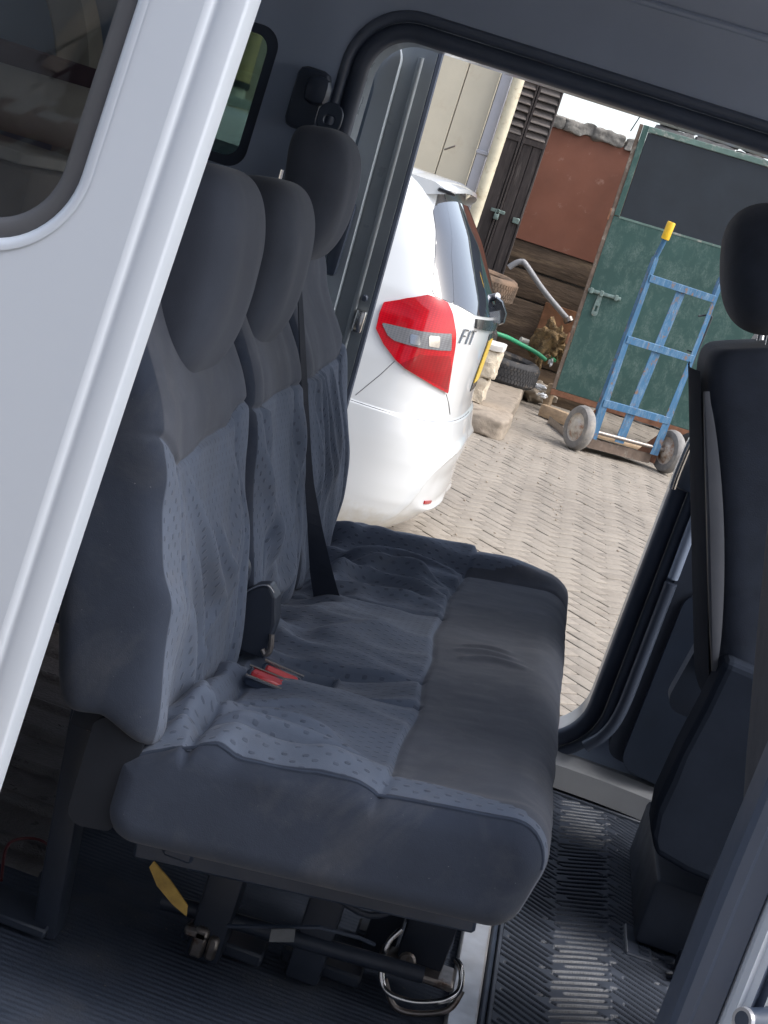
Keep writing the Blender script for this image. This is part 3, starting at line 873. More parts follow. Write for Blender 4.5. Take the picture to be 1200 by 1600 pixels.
timber('timber_block', 'short thick wooden block under the gate corner', (.0, 13.05, .06), (.24, 12.95, .06), (.10, .10), 'raw_wood')
timber('timber_block', 'thin upright wooden offcut at the gate edge', (.03, 13.5, .0), (.02, 13.48, .26), (.06, .06), 'raw_wood')
ai = MB(); a0, a1 = Vector((.08, 12.75, .03)), Vector((.27, 12.05, .03))
d = (a1 - a0).normalized(); s = Vector((0, 0, 1)).cross(d)
M = Matrix((d, s, Vector((0, 0, 1)))).transposed()
ai.box((a0 + a1) / 2, ((a1 - a0).length, .006, .06), .002, M); ai.box((a0 + a1) / 2 + s * .03 + Vector((0, 0, -.028)), ((a1 - a0).length, .06, .006), .002, M)
tag(ai.ob('angle_iron', 'steel_dull', sharp=30), 'length of grey angle iron on the paving left of the truck wheel', 'metal bar')
timber('timber_block', 'broken board lying under the gate behind the hand truck', (.35, 12.75, .03), (1.1, 13.0, .03), (.12, .03), 'raw_wood')
tyre_at((1.24, 12.35, .17), (.75, .65, .02), 'tyre', 'small black tyre standing on the paving beyond the hand truck', .56)
# pebbles and grit
mbx = MB()
for i in range(150):
    X = random.uniform(-.5, 1.4); Y = random.uniform(6, 13.2); r = random.uniform(.003, .008) * (1.6 if i % 17 == 0 else 1)
    if X / Y < -.06: continue
    V, F = cbox((r * 2, r * 1.6, r * 1.2), r * .5); M = Matrix.Rotation(random.uniform(0, 6), 3, 'Z')
    mbx.add([M @ Vector(q) + Vector((X, Y, r * .5)) for q in V], F)
o = mbx.ob('grit', 'concrete'); o['kind'] = 'stuff'; o['label'] = 'pale grit scattered on the brick paving'
o['category'] = 'grit'
# things beyond the van's rear side window
yp = thing('yellow_post', 'yellow post with white foot seen through the rear side window', 'post', (-2.39, 9.5, 0))
pT, pB = at(402, 30, 9.5), at(374, 128, 9.5)
V, F = lathe([(0, 0), (.062, 0), (.062, 1.5), (0, 1.5)], (pB.x, 9.5, pB.z), (0, 0, 1), 20); ob('sleeve', V, F, 'post_yellow', yp)
V, F = lathe([(.0, 0), (.057, 0), (.057, pB.z + .01), (0, pB.z + .01)], (pB.x, 9.5, 0), (0, 0, 1), 20); ob('foot', V, F, 'post_white', yp)
V, F = lathe([(.058, 0), (.068, 0), (.068, .04), (.058, .04)], (pB.x, 9.5, pB.z - .035), (0, 0, 1), 20); ob('band', V, F, 'rod_black', yp)
V, F = MB().box((-2.6, 9.25, at(372, 175, 9.2).z), (1.6, .25, .16), .01).__dict__.values()
aq = thing('aqua_ledge', 'pale aqua ledge of a cabinet seen through the rear side window', 'cabinet', (-2.6, 9.25, 0))
ob('top', V, F, 'aqua_paint', aq, sharp=30)
MB().box((-2.6, 9.3, (at(372, 175, 9.2).z - .08) / 2), (1.5, .22, at(372, 175, 9.2).z - .08), .01).ob('front', 'dark_machine', aq, sharp=30)

# ================================================================== BUILDING ACROSS THE YARD, BEHIND THE VIEWER (seen only as reflection in the van's glass and paint)
bb = thing('yard_building', 'plain two-storey rendered building across the yard facing the van', 'building', (0, -4.2, 0))
ar_ = [(-2.75, 1.52)] + [(-2.25 + .5 * math.cos(t), 1.75 + .55 * math.sin(t)) for t in np.linspace(math.pi, 0, 16)] + [(-1.75, 1.52)]
V, F = plate(densify([(-9, 0), (9, 0), (9, 5.6), (-9, 5.6)], 1.), [ar_[::-1]], lambda a, b, d: (a, -4.2 - d, b), .3)
ob('wall', V, F[::1], 'render_grey', bb, smooth=False)
MB().box((0, -4.17, 1.40), (18, .06, .16), .005).ob('band', 'plum_board', bb)
MB().box((-2.25, -4.48, 2.0), (1.2, .04, 1.4)).ob('shutter', 'dark_timber', bb, smooth=False)
V, F = tube(smooth_path([(a, -4.2, b) for a, b in ar_[1:-1]], 2), .06, 8); ob('arch_moulding', V, F, 'beige_trim', bb)
MB().box((0, -4.3, 5.7), (18.4, .5, .2), .01).ob('eaves', 'coping', bb)
# ================================================================== WHITE HATCHBACK (rear end towards +X, left side towards the van)
car = thing('parked_car', 'white hatchback with large red tail light parked beyond the van door', 'car', (-2.2, 6.45, 0))
CY = 6.45
def itp(tab, z): return np.interp(z, [a for a, _ in tab], [b for _, b in tab])
XR = [(.12, -.40), (.17, -.335), (.22, -.295), (.28, -.272), (.34, -.264), (.44, -.260), (.54, -.266), (.600, -.280), (.606, -.281), (.616, -.294), (.66, -.300), (.75, -.302), (.92, -.298), (1.02, -.305), (1.06, -.325), (1.10, -.350), (1.29, -.47), (1.42, -.575), (1.46, -.61), (1.49, -.70), (1.505, -.90), (1.512, -1.3)]
WD = [(.12, .815), (.20, .826), (.30, .836), (.50, .850), (.600, .852), (.606, .852), (.616, .846), (.65, .8465), (.80, .847), (.95, .832), (1.05, .812), (1.20, .762), (1.35, .705), (1.43, .655), (1.46, .625), (1.49, .54), (1.505, .36), (1.512, .10)]
XF = [(.12, -4.02), (.30, -4.15), (.50, -4.16), (.65, -4.10), (.75, -3.98), (.85, -3.75), (.95, -3.40), (1.0, -3.2), (1.05, -3.05), (1.2, -2.70), (1.35, -2.32), (1.45, -1.98), (1.49, -1.78), (1.505, -1.62), (1.512, -1.5)]
CR = [(.12, .42), (.40, .40), (.65, .36), (.95, .34), (1.1, .32), (1.45, .26), (1.512, .2)]
NB, NS, NF = 161, 30, 41
def end_curve(x0, w, bow, cr, n, N, sgn):
    ph = np.linspace(-math.pi / 2, math.pi / 2, 400); q = np.abs(np.sin(ph)) ** (2 / n); k = np.abs(np.cos(ph)) ** (2 / n)
    x = x0 - sgn * (bow * q * q + cr * (1 - k)); y = np.sign(np.sin(ph)) * q * w
    P, _ = resample(np.stack([x, y], 1), N, closed=False); return P
def ring(z):
    w = float(itp(WD, z)); xr = float(itp(XR, z)); xf = float(itp(XF, z)); cr = float(itp(CR, z))
    R_ = end_curve(xr, w, .045, cr, 3.6, NB, 1)                      # left side (-y) -> right side
    Fq = end_curve(xf, w, .10, min(.6, (xr - xf) * .3), 3.2, NF, -1)[::-1]
    t = np.linspace(0, 1, NS + 2)[1:-1, None]
    s1 = R_[-1] * (1 - t) + Fq[0] * t; s2 = Fq[-1] * (1 - t) + R_[0] * t
    P = np.vstack([R_, s1, Fq, s2]); return np.stack([P[:, 0], P[:, 1] + CY, np.full(len(P), z)], 1)
ZR = np.concatenate([np.concatenate([np.linspace(.12, .59, 42), np.linspace(.596, .62, 9), np.linspace(.63, .66, 4)]), np.linspace(.675, 1.44, 46), np.linspace(1.45, 1.512, 14)])
RG = np.array([ring(z) for z in ZR])
NC = RG.shape[1]
# shaping of the bumper: scooped wing rising round the corner and a lip along the foot
US = .0165   # metres per column
_ci = np.minimum(np.arange(NB), NB - 1 - np.arange(NB)).astype(float)
_U, _Zz = np.meshgrid(_ci * US, ZR)
_d = foldf(_U, _Zz, [([(27 * US, .16), (30 * US, .30), (33 * US, .40), (40 * US, .462), (54 * US, .495), (68 * US, .505), (90 * US, .506)], .014, .022), ([(36 * US, .262), (44 * US, .246), (56 * US, .240), (70 * US, .246), (90 * US, .248)], .013, .024)])
_d -= .010 * np.exp(-((_Zz - .36) / .05) ** 2) * sstep(34 * US, 46 * US, _U)
_t = np.zeros_like(RG[:, :NB]); _t[:, 1:-1] = RG[:, 2:NB] - RG[:, :NB - 2]; _t[:, 0] = _t[:, 1]; _t[:, -1] = _t[:, -2]
_n = np.stack([_t[..., 1], -_t[..., 0]], -1); _n /= np.linalg.norm(_n, axis=2)[..., None]
RG[:, :NB, :2] += _n * _d[..., None]
def car_pt(c, z):
    """c: fractional column (0 = left end of the rear curve, NB//2 = rear centre; negative runs forward on the left side)"""
    i = np.clip(np.searchsorted(ZR, z) - 1, 0, len(ZR) - 2); f = (z - ZR[i]) / (ZR[i + 1] - ZR[i])
    c0 = math.floor(c); g = c - c0
    A = RG[i][c0 % NC] * (1 - g) + RG[i][(c0 + 1) % NC] * g; B = RG[i + 1][c0 % NC] * (1 - g) + RG[i + 1][(c0 + 1) % NC] * g
    return Vector(A * (1 - f) + B * f)
def car_nrm(c, z):
    a = car_pt(c + .5, z) - car_pt(c - .5, z); b_ = car_pt(c, min(z + .01, 1.51)) - car_pt(c, z - .01); n = a.cross(b_)
    return n.normalized()
# lookup from a seen point to (column, height)
cols = np.arange(-18, NB // 2 + 12)
GRD = RG[:, cols % NC, :]
def car_cz(px, py):
    p = at(px, py, 5.0); o_ = np.array((0, 0, CAM_H)); d = np.array(p) - o_; d /= np.linalg.norm(d)
    v = GRD - o_; t = v @ d; e = np.linalg.norm(v - t[..., None] * d, axis=2)
    e = e + np.where(t > 0, 0, 9) + .004 * (t - 5)
    i, j = np.unravel_index(np.argmin(e), e.shape)
    # refine
    best = (9, cols[j], ZR[i])
    for dc in np.linspace(-1.2, 1.2, 13):
        for dz in np.linspace(-.02, .02, 13):
            c, z = cols[j] + dc, min(max(ZR[i] + dz, .121), 1.511); q = np.array(car_pt(c, z)) - o_; t_ = q @ d; e_ = np.linalg.norm(q - t_ * d)
            if e_ < best[0]: best = (e_, c, z)
    return best[1], best[2]
def patch(name, cz, m, off=.004, depth=.012, parent=None, grid=.022, round_=0., mirror=False):
    P = [(c * US, z) for c, z in cz]
    if round_: P = fillet(P, round_, 4)
    P = densify(P)
    area = sum(P[i][0] * P[(i + 1) % len(P)][1] - P[(i + 1) % len(P)][0] * P[i][1] for i in range(len(P)))
    if area < 0: P = P[::-1]
    def to3(a, b, d):
        c = a / US; n = car_nrm(c, b); q = car_pt(c, b) + n * (off - d)
        if mirror: q.y = 2 * CY - q.y
        return q
    V, F = plate(P, [], to3, depth, grid=grid)
    return ob(name, V, F, m, parent or car, sharp=45)
def pxs(*pts): return [car_cz(*p) for p in pts]
body = ob('body', RG.reshape(-1, 3), gridfaces(len(ZR), NC) + [list(range(NC))[::-1]], 'car_white', car, sharp=50)
# glass
qw = pxs((676, 330), (684, 304), (692, 300), (704, 400), (708, 475), (674, 460))
patch('quarter_window', qw, 'car_glass', .003, round_=.02)
g1 = car_cz(696, 301); g2 = car_cz(709, 474); g3 = car_cz(742, 493)
cc = NB // 2
patch('rear_window', [(qw[2][0] + .1, qw[2][1]), (qw[3][0] + .12, qw[3][1]), (qw[4][0] + .12, qw[4][1]), (g2[0] + 2, g2[1] - .005), (g3[0], g3[1]), (cc, g3[1] - .01), (NB - 1 - g3[0], g3[1]), (NB - 1 - g2[0], g2[1]), (NB - 1 - qw[3][0], qw[3][1]), (NB - 1 - qw[2][0], qw[2][1]), (cc, g1[1] + .012)], 'car_glass', .003)
patch('garnish', [(g3[0] + .3, g3[1] - .012), (g3[0] + 1.5, .985), (cc, .965), (NB - 2.5 - g3[0], .985), (NB - 1.3 - g3[0], g3[1] - .012), (cc, g3[1] - .02)], 'car_black', .010, .02)
# tail light
LO = pxs((588, 513), (593, 490), (600, 472), (634, 466), (667, 461), (684, 466), (697, 474), (706, 497), (710, 520), (708, 545), (704, 567), (697, 614), (675, 602), (650, 587), (632, 575), (617, 562), (600, 537))
def tail_light(mir):
    L = patch('tail_light', LO, 'lens_red', .010, .03, grid=.016, round_=.006, mirror=mir)
    C_ = pxs((596, 504), (625, 510), (657, 517), (702, 520), (701, 547), (657, 543), (630, 537), (616, 532), (606, 524))
    patch('clear_lens', C_, 'lens_clear', .0125, .006, L, .016, .004, mir)
    D_ = pxs((625, 568), (655, 553), (700, 555), (701, 575), (695, 607), (675, 597), (650, 583))
    patch('lower_lens', D_, 'lens_red_deep', .0118, .004, L, .016, .004, mir)
    B_ = pxs((640, 522), (655, 524), (655, 540), (640, 536)); patch('reflector_bulb', B_, 'chrome', .0140, .004, L, .012, .006, mir)
    B_ = pxs((668, 524), (684, 525), (683, 543), (668, 541)); patch('reflector_bulb', B_, 'chrome', .0140, .004, L, .012, .006, mir)
tail_light(False)
# panel gaps
def gap(pts, r=.0022, name='panel_gap'):
    P = [car_pt(*cz) for cz in pts]
    o = MB().tube(smooth_path(P, 6), r, 6).ob(name, 'car_black', car); return o
gap(pxs((616, 564), (596, 583), (575, 601), (556, 617)), .0014)
gap(pxs((697, 616), (701, 632), (703, 648)), .0018)
gap([(c, .611) for c in np.linspace(-14, NB // 2, 20)], .0012)
# fuel-cap-less quarter: round sensor mark on the quarter glass is left to the glass; number plate, badge, handle
plz = [(cc - 13, .955), (cc - 13, .80), (cc - 12, .72), (cc + 12, .72), (cc + 13, .80), (cc + 13, .955)]
patch('plate_recess', [(cc - 11.5, .955), (cc - 11.5, .71), (cc + 11.5, .71), (cc + 11.5, .955)], 'car_black', .003, .01)
patch('number_plate', [(cc - 10, .925), (cc - 10, .745), (cc + 10, .745), (cc + 10, .925)], 'plate_yellow', .006, .01)
mat('badge_metal', (.26, .27, .28), .22, metal=.9, var=.05, bump=0)
# badge FIT : slanted chrome strokes standing on the hatch
fb = car_cz(730, 527)
def stroke(mbx, pts, wd=.0038):
    P = [car_pt(c, z) + car_nrm(c, z) * .006 for c, z in pts]
    for a, b_ in zip(P[:-1], P[1:]):
        mbx.tube([a, b_], wd, 6)
bd = MB(); bc, bz = fb; sl = 1.0
def bp_(u, h): return (bc + u * 1.5 + h * sl * .45, bz + h * .026)
for pts in ([(-3.2, -1), (-3.2, 1), (-1.5, 1)], [(-3.2, .1), (-1.9, .1)], [(-.3, -1), (-.3, 1)], [(2.0, -1), (2.0, 1)], [(.9, 1), (3.1, 1)]):
    stroke(bd, [bp_(u, h) for u, h in pts])
bd.ob('badge_letters', 'badge_metal', car)

# rear lip and diffuser, reflector
rf = [(40, .275), (47, .268), (47, .282), (40, .289)]; patch('reflector', rf, 'lens_red', .006, .01)
# roof spoiler
sp = []
for t in np.linspace(-.60, .60, 25):
    q = abs(t) / .60; xb = -.555 - .05 * q ** 3; zz = 1.475 - .035 * q ** 2.5
    sp.append((CY + t, xb, zz))
V = []; F = []
for (y, xb, zz) in sp:
    V += [(xb - .26, y, zz + .022), (xb - .05, y, zz + .020), (xb, y, zz + .004), (xb + .003, y, zz - .012), (xb - .06, y, zz - .032), (xb - .26, y, zz - .03)]
n6 = 6
for i in range(len(sp) - 1):
    for j in range(n6):
        k = (j + 1) % n6; F.append([i * n6 + j, i * n6 + k, (i + 1) * n6 + k, (i + 1) * n6 + j])
F += [list(range(6)), [(len(sp) - 1) * 6 + j for j in range(6)][::-1]]
so_ = ob('spoiler', V, F, 'car_white', car, sharp=35)
MB().box((-.60, CY - .595, 1.437), (.07, .02, .015), .004).ob('end_cap', 'car_black', so_)
# under-view mirror on the hatch: arm and dark mirror head
p0, p1, p2 = at(752, 472, 6.5), at(766, 466, 6.48), at(778, 463, 6.45)
um = MB().tube(smooth_path([p0, p1, p2], 5), .016, 10).ob('mirror_arm', 'plastic_silver', car)
mh = [at(777, 463, 6.45), at(786, 470, 6.45), at(792, 490, 6.45), at(788, 505, 6.45), at(780, 508, 6.45), at(774, 500, 6.45), at(772, 480, 6.45)]
V = []; nn = len(mh)
for k, (dy, sc) in enumerate(((-.05, .9), (-.03, 1.), (.03, 1.), (.05, .9))):
    cen = sum(mh, Vector()) / nn
    V += [cen + (p - cen) * sc + Vector((0, dy, 0)) for p in mh]
F = [[k * nn + j, k * nn + (j + 1) % nn, (k + 1) * nn + (j + 1) % nn, (k + 1) * nn + j] for k in range(3) for j in range(nn)] + [list(range(nn))[::-1], [3 * nn + j for j in range(nn)]]
ob('mirror_head', V, F, 'car_black', um, sharp=50)
patch('hatch_handle', [(cc - 9, 1.045), (cc - 9, 1.005), (cc + 9, 1.005), (cc + 9, 1.045)], 'chrome', .028, .03)
# wheels with dark arches
for x in (-1.0, -3.45):
    for s in (-1, 1):
        c_ = Vector((x, CY + s * .76, .30))
        V, F = lathe([(.0, 0), (.345, 0), (.345, .02), (.0, .02)], c_ + Vector((0, s * .075, .02)), (0, s, 0), 40)
        ob('wheel_arch', V, F, 'rubber_seal', car)
        V, F = lathe([(r * 1.0, h * .85) for r, h in TYP], c_ + Vector((0, s * .02, 0)), (0, s, 0), 40, closed=True)
        wo = ob('wheel', V, F, 'tyre', car)
        V, F = lathe([(.20, .05), (.19, .03), (.15, .04), (.06, .06), (0, .06)], c_ + Vector((0, s * .02, 0)), (0, s, 0), 30); ob('rim', V, F, 'plastic_silver', wo)
# side glass and doors on the flank (seen from beside the van)
for (x0, x1) in ((-1.95, -.95), (-2.95, -2.0)):
    for s in (-1, 1):
        V = []; P = densify(fillet([(x0 + .03, 1.06), (x1 - .03, 1.06), (x1 - .10, 1.36), (x0 + .12 if x0 < -2.5 else x0 + .04, 1.36)], .03, 4), .05)
        Vp, Fp = plate(P, [], lambda a, b, d, s=s: (a, CY + s * (float(itp(WD, b)) + .004 - d), b), .01, grid=.08)
        ob('side_window', Vp, Fp, 'car_glass', car)
V, F = plate(densify(fillet([(CY - .60, 1.06), (CY + .60, 1.06), (CY + .50, 1.40), (CY - .50, 1.40)], .05, 4), .05), [], lambda a, b, d: (float(itp(XF, b)) - .012 + d + .10 * ((a - CY) / .7) ** 2, a, b), .02, grid=.1)
ob('windscreen', V, F, 'car_glass', car)
# ================================================================== THE VAN ROUND THE CAMERA'S VIEW
van = thing('van', 'silver van with both sliding doors open, seen across its cabin', 'van', (-.4, 2.35, 0))
def FBp(x, y, z): return (x, y - .115 * (z - .36), z)      # the far flank leans inwards towards the roof
def FB(V): return [FBp(*v) for v in V]
YF = 3.20
# floor
MB().box((-.55, 2.35, .235), (3.5, 1.70, .09), .004).ob('floor_pan', 'carpet', van, sharp=30)
MB().box((-.55, 1.52, .215), (3.5, .06, .12), .02).ob('near_sill', 'van_paint', van)
# ribbed cargo mat behind the bench
NX, NY = 150, 240
xs_ = np.linspace(-2.25, -.47, NX); ys_ = np.linspace(2.03, 3.10, NY)
XX, YY = np.meshgrid(xs_, ys_)
rib = sstep(.12, .30, np.abs(((YY - 2.03) / .135) % 1.0 - .5) * 2) * .010
rib = .010 - rib
ZZ = .286 + rib + .0012 * np.sin(YY * 2 * math.pi / .011) * (rib > .006) + .002 * fbm(XX * 6, YY * 6, 3)
ZZ[0, :] = .281; ZZ[-1, :] = .281
MATS_c = mat('cargo_mat', (.11, .10, .10), .33, var=.35, vs=14, bump=.9, bs=170, bd=.004, spec=.7)
ob('cargo_mat', np.stack([XX, YY, ZZ], -1).reshape(-1, 3), gridfaces(NY, NX, False), 'cargo_mat', van, sharp=0)
# roof, header rails
MB().box((-.55, 2.28, 1.945), (3.5, 1.52, .05), .02).ob('roof', 'headliner', van)
MB().box((-.55, 1.555, 1.81), (3.5, .12, .24), .03).ob('near_header', 'van_paint', van)
# far side wall with door opening and rear side window
OP = [(-.537, .372), (.302, .372), (.302, 1.655), (-.537, 1.655)]
opn = fillet(OP, [.05, .115, .14, .085], 12)
def densify_n(P, k=6):
    out = []
    for i in range(len(P)):
        a = Vector(P[i]); b_ = Vector(P[(i + 1) % len(P)]); n = k if (b_ - a).length > .3 else 1
        out += [tuple(a.lerp(b_, q / n)) for q in range(n)]
    return out
def offset_loop(r):
    e = [(-.537 - r, .372 - r), (.302 + r, .372 - r), (.302 + r, 1.655 + r), (-.537 - r, 1.655 + r)]
    return [(a + (.20 * max(0., b - 1.05) if a > 0 else 0), b) for a, b in densify_n(fillet(e, [.05 + r, .115 + r, .08 + r, .085 + r], 12))]
win = fillet([(-1.02, 1.315), (-.722, 1.315), (-.712, 1.595), (-1.02, 1.595)], .04, 8)
wall_out = [(-2.29, .28), (1.2, .28), (1.2, 1.90), (-2.29, 1.90)]
V, F = plate(wall_out, [offset_loop(.047), win], lambda a, b, d: FBp(a, YF - .012 + d, b), .04, grid=.06)
# swell the header and pillar panels a little so that they catch light softly
V = np.array(V); zz = V[:, 2]
V[:, 1] -= np.where(zz > 1.70, .05 * sstep(1.70, 1.86, zz), 0) + .012 * np.exp(-((V[:, 0] + .62) / .05) ** 2) * sstep(1.0, 1.2, zz)
fw_ = ob('far_side_wall', V, F, 'plastic_header', van, sharp=40)
# rolled trims round the opening: rubber seal, then lip
def loopstrip(name, prof, m, parent):
    R_ = [offset_loop(d) for d, _ in prof]; n = len(R_[0]); V = []; F = []
    for (d, y), L in zip(prof, R_): V += [FBp(a, YF + y, b) for a, b in L]
    for k in range(len(prof) - 1):
        for j in range(n):
            F.append([k * n + j, k * n + (j + 1) % n, (k + 1) * n + (j + 1) % n, (k + 1) * n + j])
    return ob(name, V, F, m, parent, sharp=50)
loopstrip('door_frame', [(.0, .115), (.0, .02), (.010, .018)], 'van_paint_dark', van)
loopstrip('door_seal', [(.002, .020), (-.004, .012), (-.006, .0), (.000, -.012), (.012, -.016), (.024, -.012), (.030, -.002)], 'rubber_seal', van)
loopstrip('trim_lip', [(.030, .004), (.031, -.014), (.034, -.021), (.040, -.024), (.047, -.022), (.052, -.012), (.053, .002)], 'plastic_mid', van)
# sill plate across the bottom of the doorway
sp_ = []
for (y, z) in ((3.325, .30), (3.325, .352), (3.30, .362), (3.22, .366), (3.175, .362), (3.155, .340), (3.150, .292)): sp_.append((y, z))
V = []; F = []
xsn = np.linspace(-.75, .62, 30)
for x in xsn:
    k = sstep(.36, .60, np.array(x)) * .9
    V += [(x, y - (.03 * k if i > 2 else 0), z) for i, (y, z) in enumerate(sp_)]
for i in range(len(xsn) - 1):
    for j in range(len(sp_) - 1):
        a = i * len(sp_) + j; F.append([a, a + 1, a + 1 + len(sp_), a + len(sp_)])
sl_ = ob('sill_plate', V, F, 'plastic_grey', van, sharp=35)
V, F = lathe([(0, .002), (.012, .002), (.014, 0)], (.50, 3.17, .364), (0, 0, 1), 14); ob('screw_cap', V, F, 'plastic_black', sl_)
# far B-pillar lower panel with pocket edge
def pil(name, pts, y0, th, m, bev=.006, rr=.03):
    V, F = plate(fillet(pts, rr, 6), [], lambda a, b, d: FBp(a, YF - y0 + d, b), th); o = ob(name, V, F, m, van, smooth=False); bevmod(o, bev, 3); return o
pil('pillar_panel', [(.362, .40), (.95, .30), (.95, 1.62), (.49, 1.62), (.372, 1.08)], .040, .03, 'plastic_navy', .008)
pk_ = pil('pillar_pocket', [(.395, .385), (.95, .31), (.95, .80), (.398, .80)], .052, .02, 'plastic_black', .008, .04)
# ridge strips running down the pillar
V, F = tube(smooth_path([FBp(.362, YF - .042, .80), FBp(.362, YF - .046, .62), FBp(.360, YF - .046, .50), FBp(.345, YF - .044, .44), FBp(.318, YF - .040, .40)], 6), .013, 10); ob('pillar_ridge', V, F, 'plastic_mid', van)
V, F = tube(smooth_path([FBp(.475, YF - .042, 1.60), FBp(.395, YF - .042, 1.2), FBp(.364, YF - .042, 1.02), FBp(.362, YF - .042, .81)], 6), .011, 10); ob('pillar_ridge', V, F, 'plastic_header', van)
# striker cover on the pillar
sc_ = MB().box(FBp(.318, YF - .045, 1.045), (.045, .07, .105), .012).ob('striker_cover', 'plastic_black', van)
MB().tube(smooth_path([FBp(.293, YF - .085, .992), FBp(.292, YF - .085, 1.03), FBp(.296, YF - .085, 1.098), FBp(.312, YF - .085, 1.108), FBp(.335, YF - .085, 1.104)], 5), .008, 10).ob('cover_edge', 'chrome', sc_)
# rear side window: glass, seal
V, F = plate(win, [], lambda a, b, d: FBp(a, YF + .012 + d, b), .004); ob('rear_side_window', V, F, 'glass_quarter', van, smooth=False)
wi2 = fillet([(-1.0, 1.335), (-.742, 1.335), (-.734, 1.577), (-1.0, 1.577)], .03, 8)
V2, F2 = frame(win, wi2); V = [FBp(a, YF - .006, b) for a, b in V2]; n = len(win)
V += [FBp(a, YF + .012, b) for a, b in wi2]; F = F2 + [[n + i, n + (i + 1) % n, 2 * n + (i + 1) % n, 2 * n + i] for i in range(n)]
ob('window_surround', V, F, 'plastic_black', van)
# added beige arch imitating a reflection in the near door window, inner lower wall, tail panel
ar = [FBp(-1.06, YF - .05, 1.20), FBp(-1.075, YF - .05, 1.34), FBp(-1.11, YF - .05, 1.47), FBp(-1.18, YF - .05, 1.58), FBp(-1.30, YF - .05, 1.66)]
V = []; F = []
for p in smooth_path(ar, 8):
    p = Vector(p); V += [p + Vector((-.045, .03, -.02)), p + Vector((-.03, -.012, -.012)), p + Vector((.03, -.012, .012)), p + Vector((.045, .03, .02))]
for i in range(len(V) // 4 - 1):
    for j in range(3): F.append([i * 4 + j, i * 4 + j + 1, i * 4 + j + 5, i * 4 + j + 4])
ob('arch_reflection', V, F, 'beige_trim', van)
tgw = fillet([(1.72, 1.15), (2.98, 1.15), (2.90, 1.62), (1.80, 1.62)], .05, 6)
V, F = plate([(1.53, .28), (3.18, .28), (3.04, 1.92), (1.55, 1.92)], [tgw], lambda a, b, d: (-2.29 - d, a, b), .06)
ob('tailgate', V, F, 'plastic_header', van, smooth=False)
V, F = plate(tgw, [], lambda a, b, d: (-2.32 - d, a, b), .004); ob('tailgate_glass', V, F, 'glass_tint', van, smooth=False)

V, F = tube(smooth_path([FBp(x, YF - .058 - .004 * math.sin(x * 2), 1.835 + .01 * x) for x in np.linspace(-.5, 1.1, 9)], 4), .007, 8); ob('header_ledge', V, F, 'plastic_header', van)
# ---- upper seat-belt anchor on the far C-pillar
p = Vector(FBp(-.592, YF - .06, 1.475))
an = MB(); an.box(p + Vector((-.03, .012, .01)), (.065, .05, .12), .016); an.box(p + Vector((-.012, -.012, .03)), (.05, .045, .055), .018)
ao = an.ob('belt_anchor', 'plastic_black', van)
V, F = plate(fillet([(-.025, -.03), (.025, -.03), (.025, .03), (-.025, .03)], .024, 8), [fillet([(-.010, -.012), (.010, -.012), (.010, .004), (-.010, .004)], .006, 4)], lambda a, b, d: (p.x + .028 + a, p.y - .03 + d, p.z - .012 + b), .007)
bevmod(ob('anchor_loop', V, F, 'plastic_black', ao, smooth=False), .003)

# ---- far sliding door, pushed back
fd = [(-1.45, .40), (-.398, .40), (-.432, 1.69), (-1.45, 1.69)]
fdw = fillet([(-1.30, 1.17), (-.574, 1.17), (-.574, 1.60), (-1.30, 1.60)], .07, 10)
dsk = FBp
V, F = plate(fillet(fd, [.05, .03, .03, .05]), [fdw], lambda a, b, d: dsk(a, YF + .155 + d, b), .035)
sdr = ob('far_sliding_door', V, F, 'van_paint_dark', van, smooth=False, label='charcoal inner side of the pushed-back far sliding door'); bevmod(sdr, .006, 3)
fdt = [(-1.42, .43), (-.468, .43), (-.497, 1.665), (-1.42, 1.665)]
fdw2 = fillet([(-1.33, 1.14), (-.532, 1.14), (-.532, 1.63), (-1.33, 1.63)], .09, 10)
V, F = plate(fillet(fdt, [.05, .03, .05, .05]), [fdw2], lambda a, b, d: dsk(a, YF + .120 + d, b), .034)
bevmod(ob('door_card', V, F, 'door_grey', sdr, smooth=False), .010, 3)
V2, F2 = frame(fdw2, fdw); n = len(fdw)
ob('window_reveal', [dsk(a, YF + .132, b) for a, b in V2[:n]] + [dsk(a, YF + .152, b) for a, b in V2[n:]], F2, 'van_paint_dark', sdr)
V, F = plate(fdw, [], lambda a, b, d: dsk(a, YF + .175 + d, b), .004); ob('door_glass', V, F, 'glass_quarter', sdr, smooth=False)
def fdx(z): return -.398 - (z - .40) * .034 / 1.29
V, F = tube(smooth_path([dsk(fdx(z) - .030, YF + .150, z) for z in np.linspace(.45, 1.64, 8)], 3), .006, 10); ob('edge_ridge', V, F, 'van_paint_dark', sdr)
V, F = tube(smooth_path([dsk(fdx(z) + .002, YF + .165, z) for z in np.linspace(.42, 1.66, 8)], 3), .009, 8); ob('weather_strip', V, F, 'rubber_seal', sdr)
MB().box(dsk(fdx(1.10) - .012, YF + .146, 1.09), (.022, .02, .05), .005).ob('door_lock', 'chrome', sdr)
MB().box(dsk(fdx(1.2) - .012, YF + .149, 1.14), (.012, .012, .014), .003).ob('edge_screw', 'rubber_seal', sdr)
MB().box(dsk(-.512, YF + .112, 1.245), (.028, .02, .16), .010).ob('pull_handle', 'plastic_black', sdr)

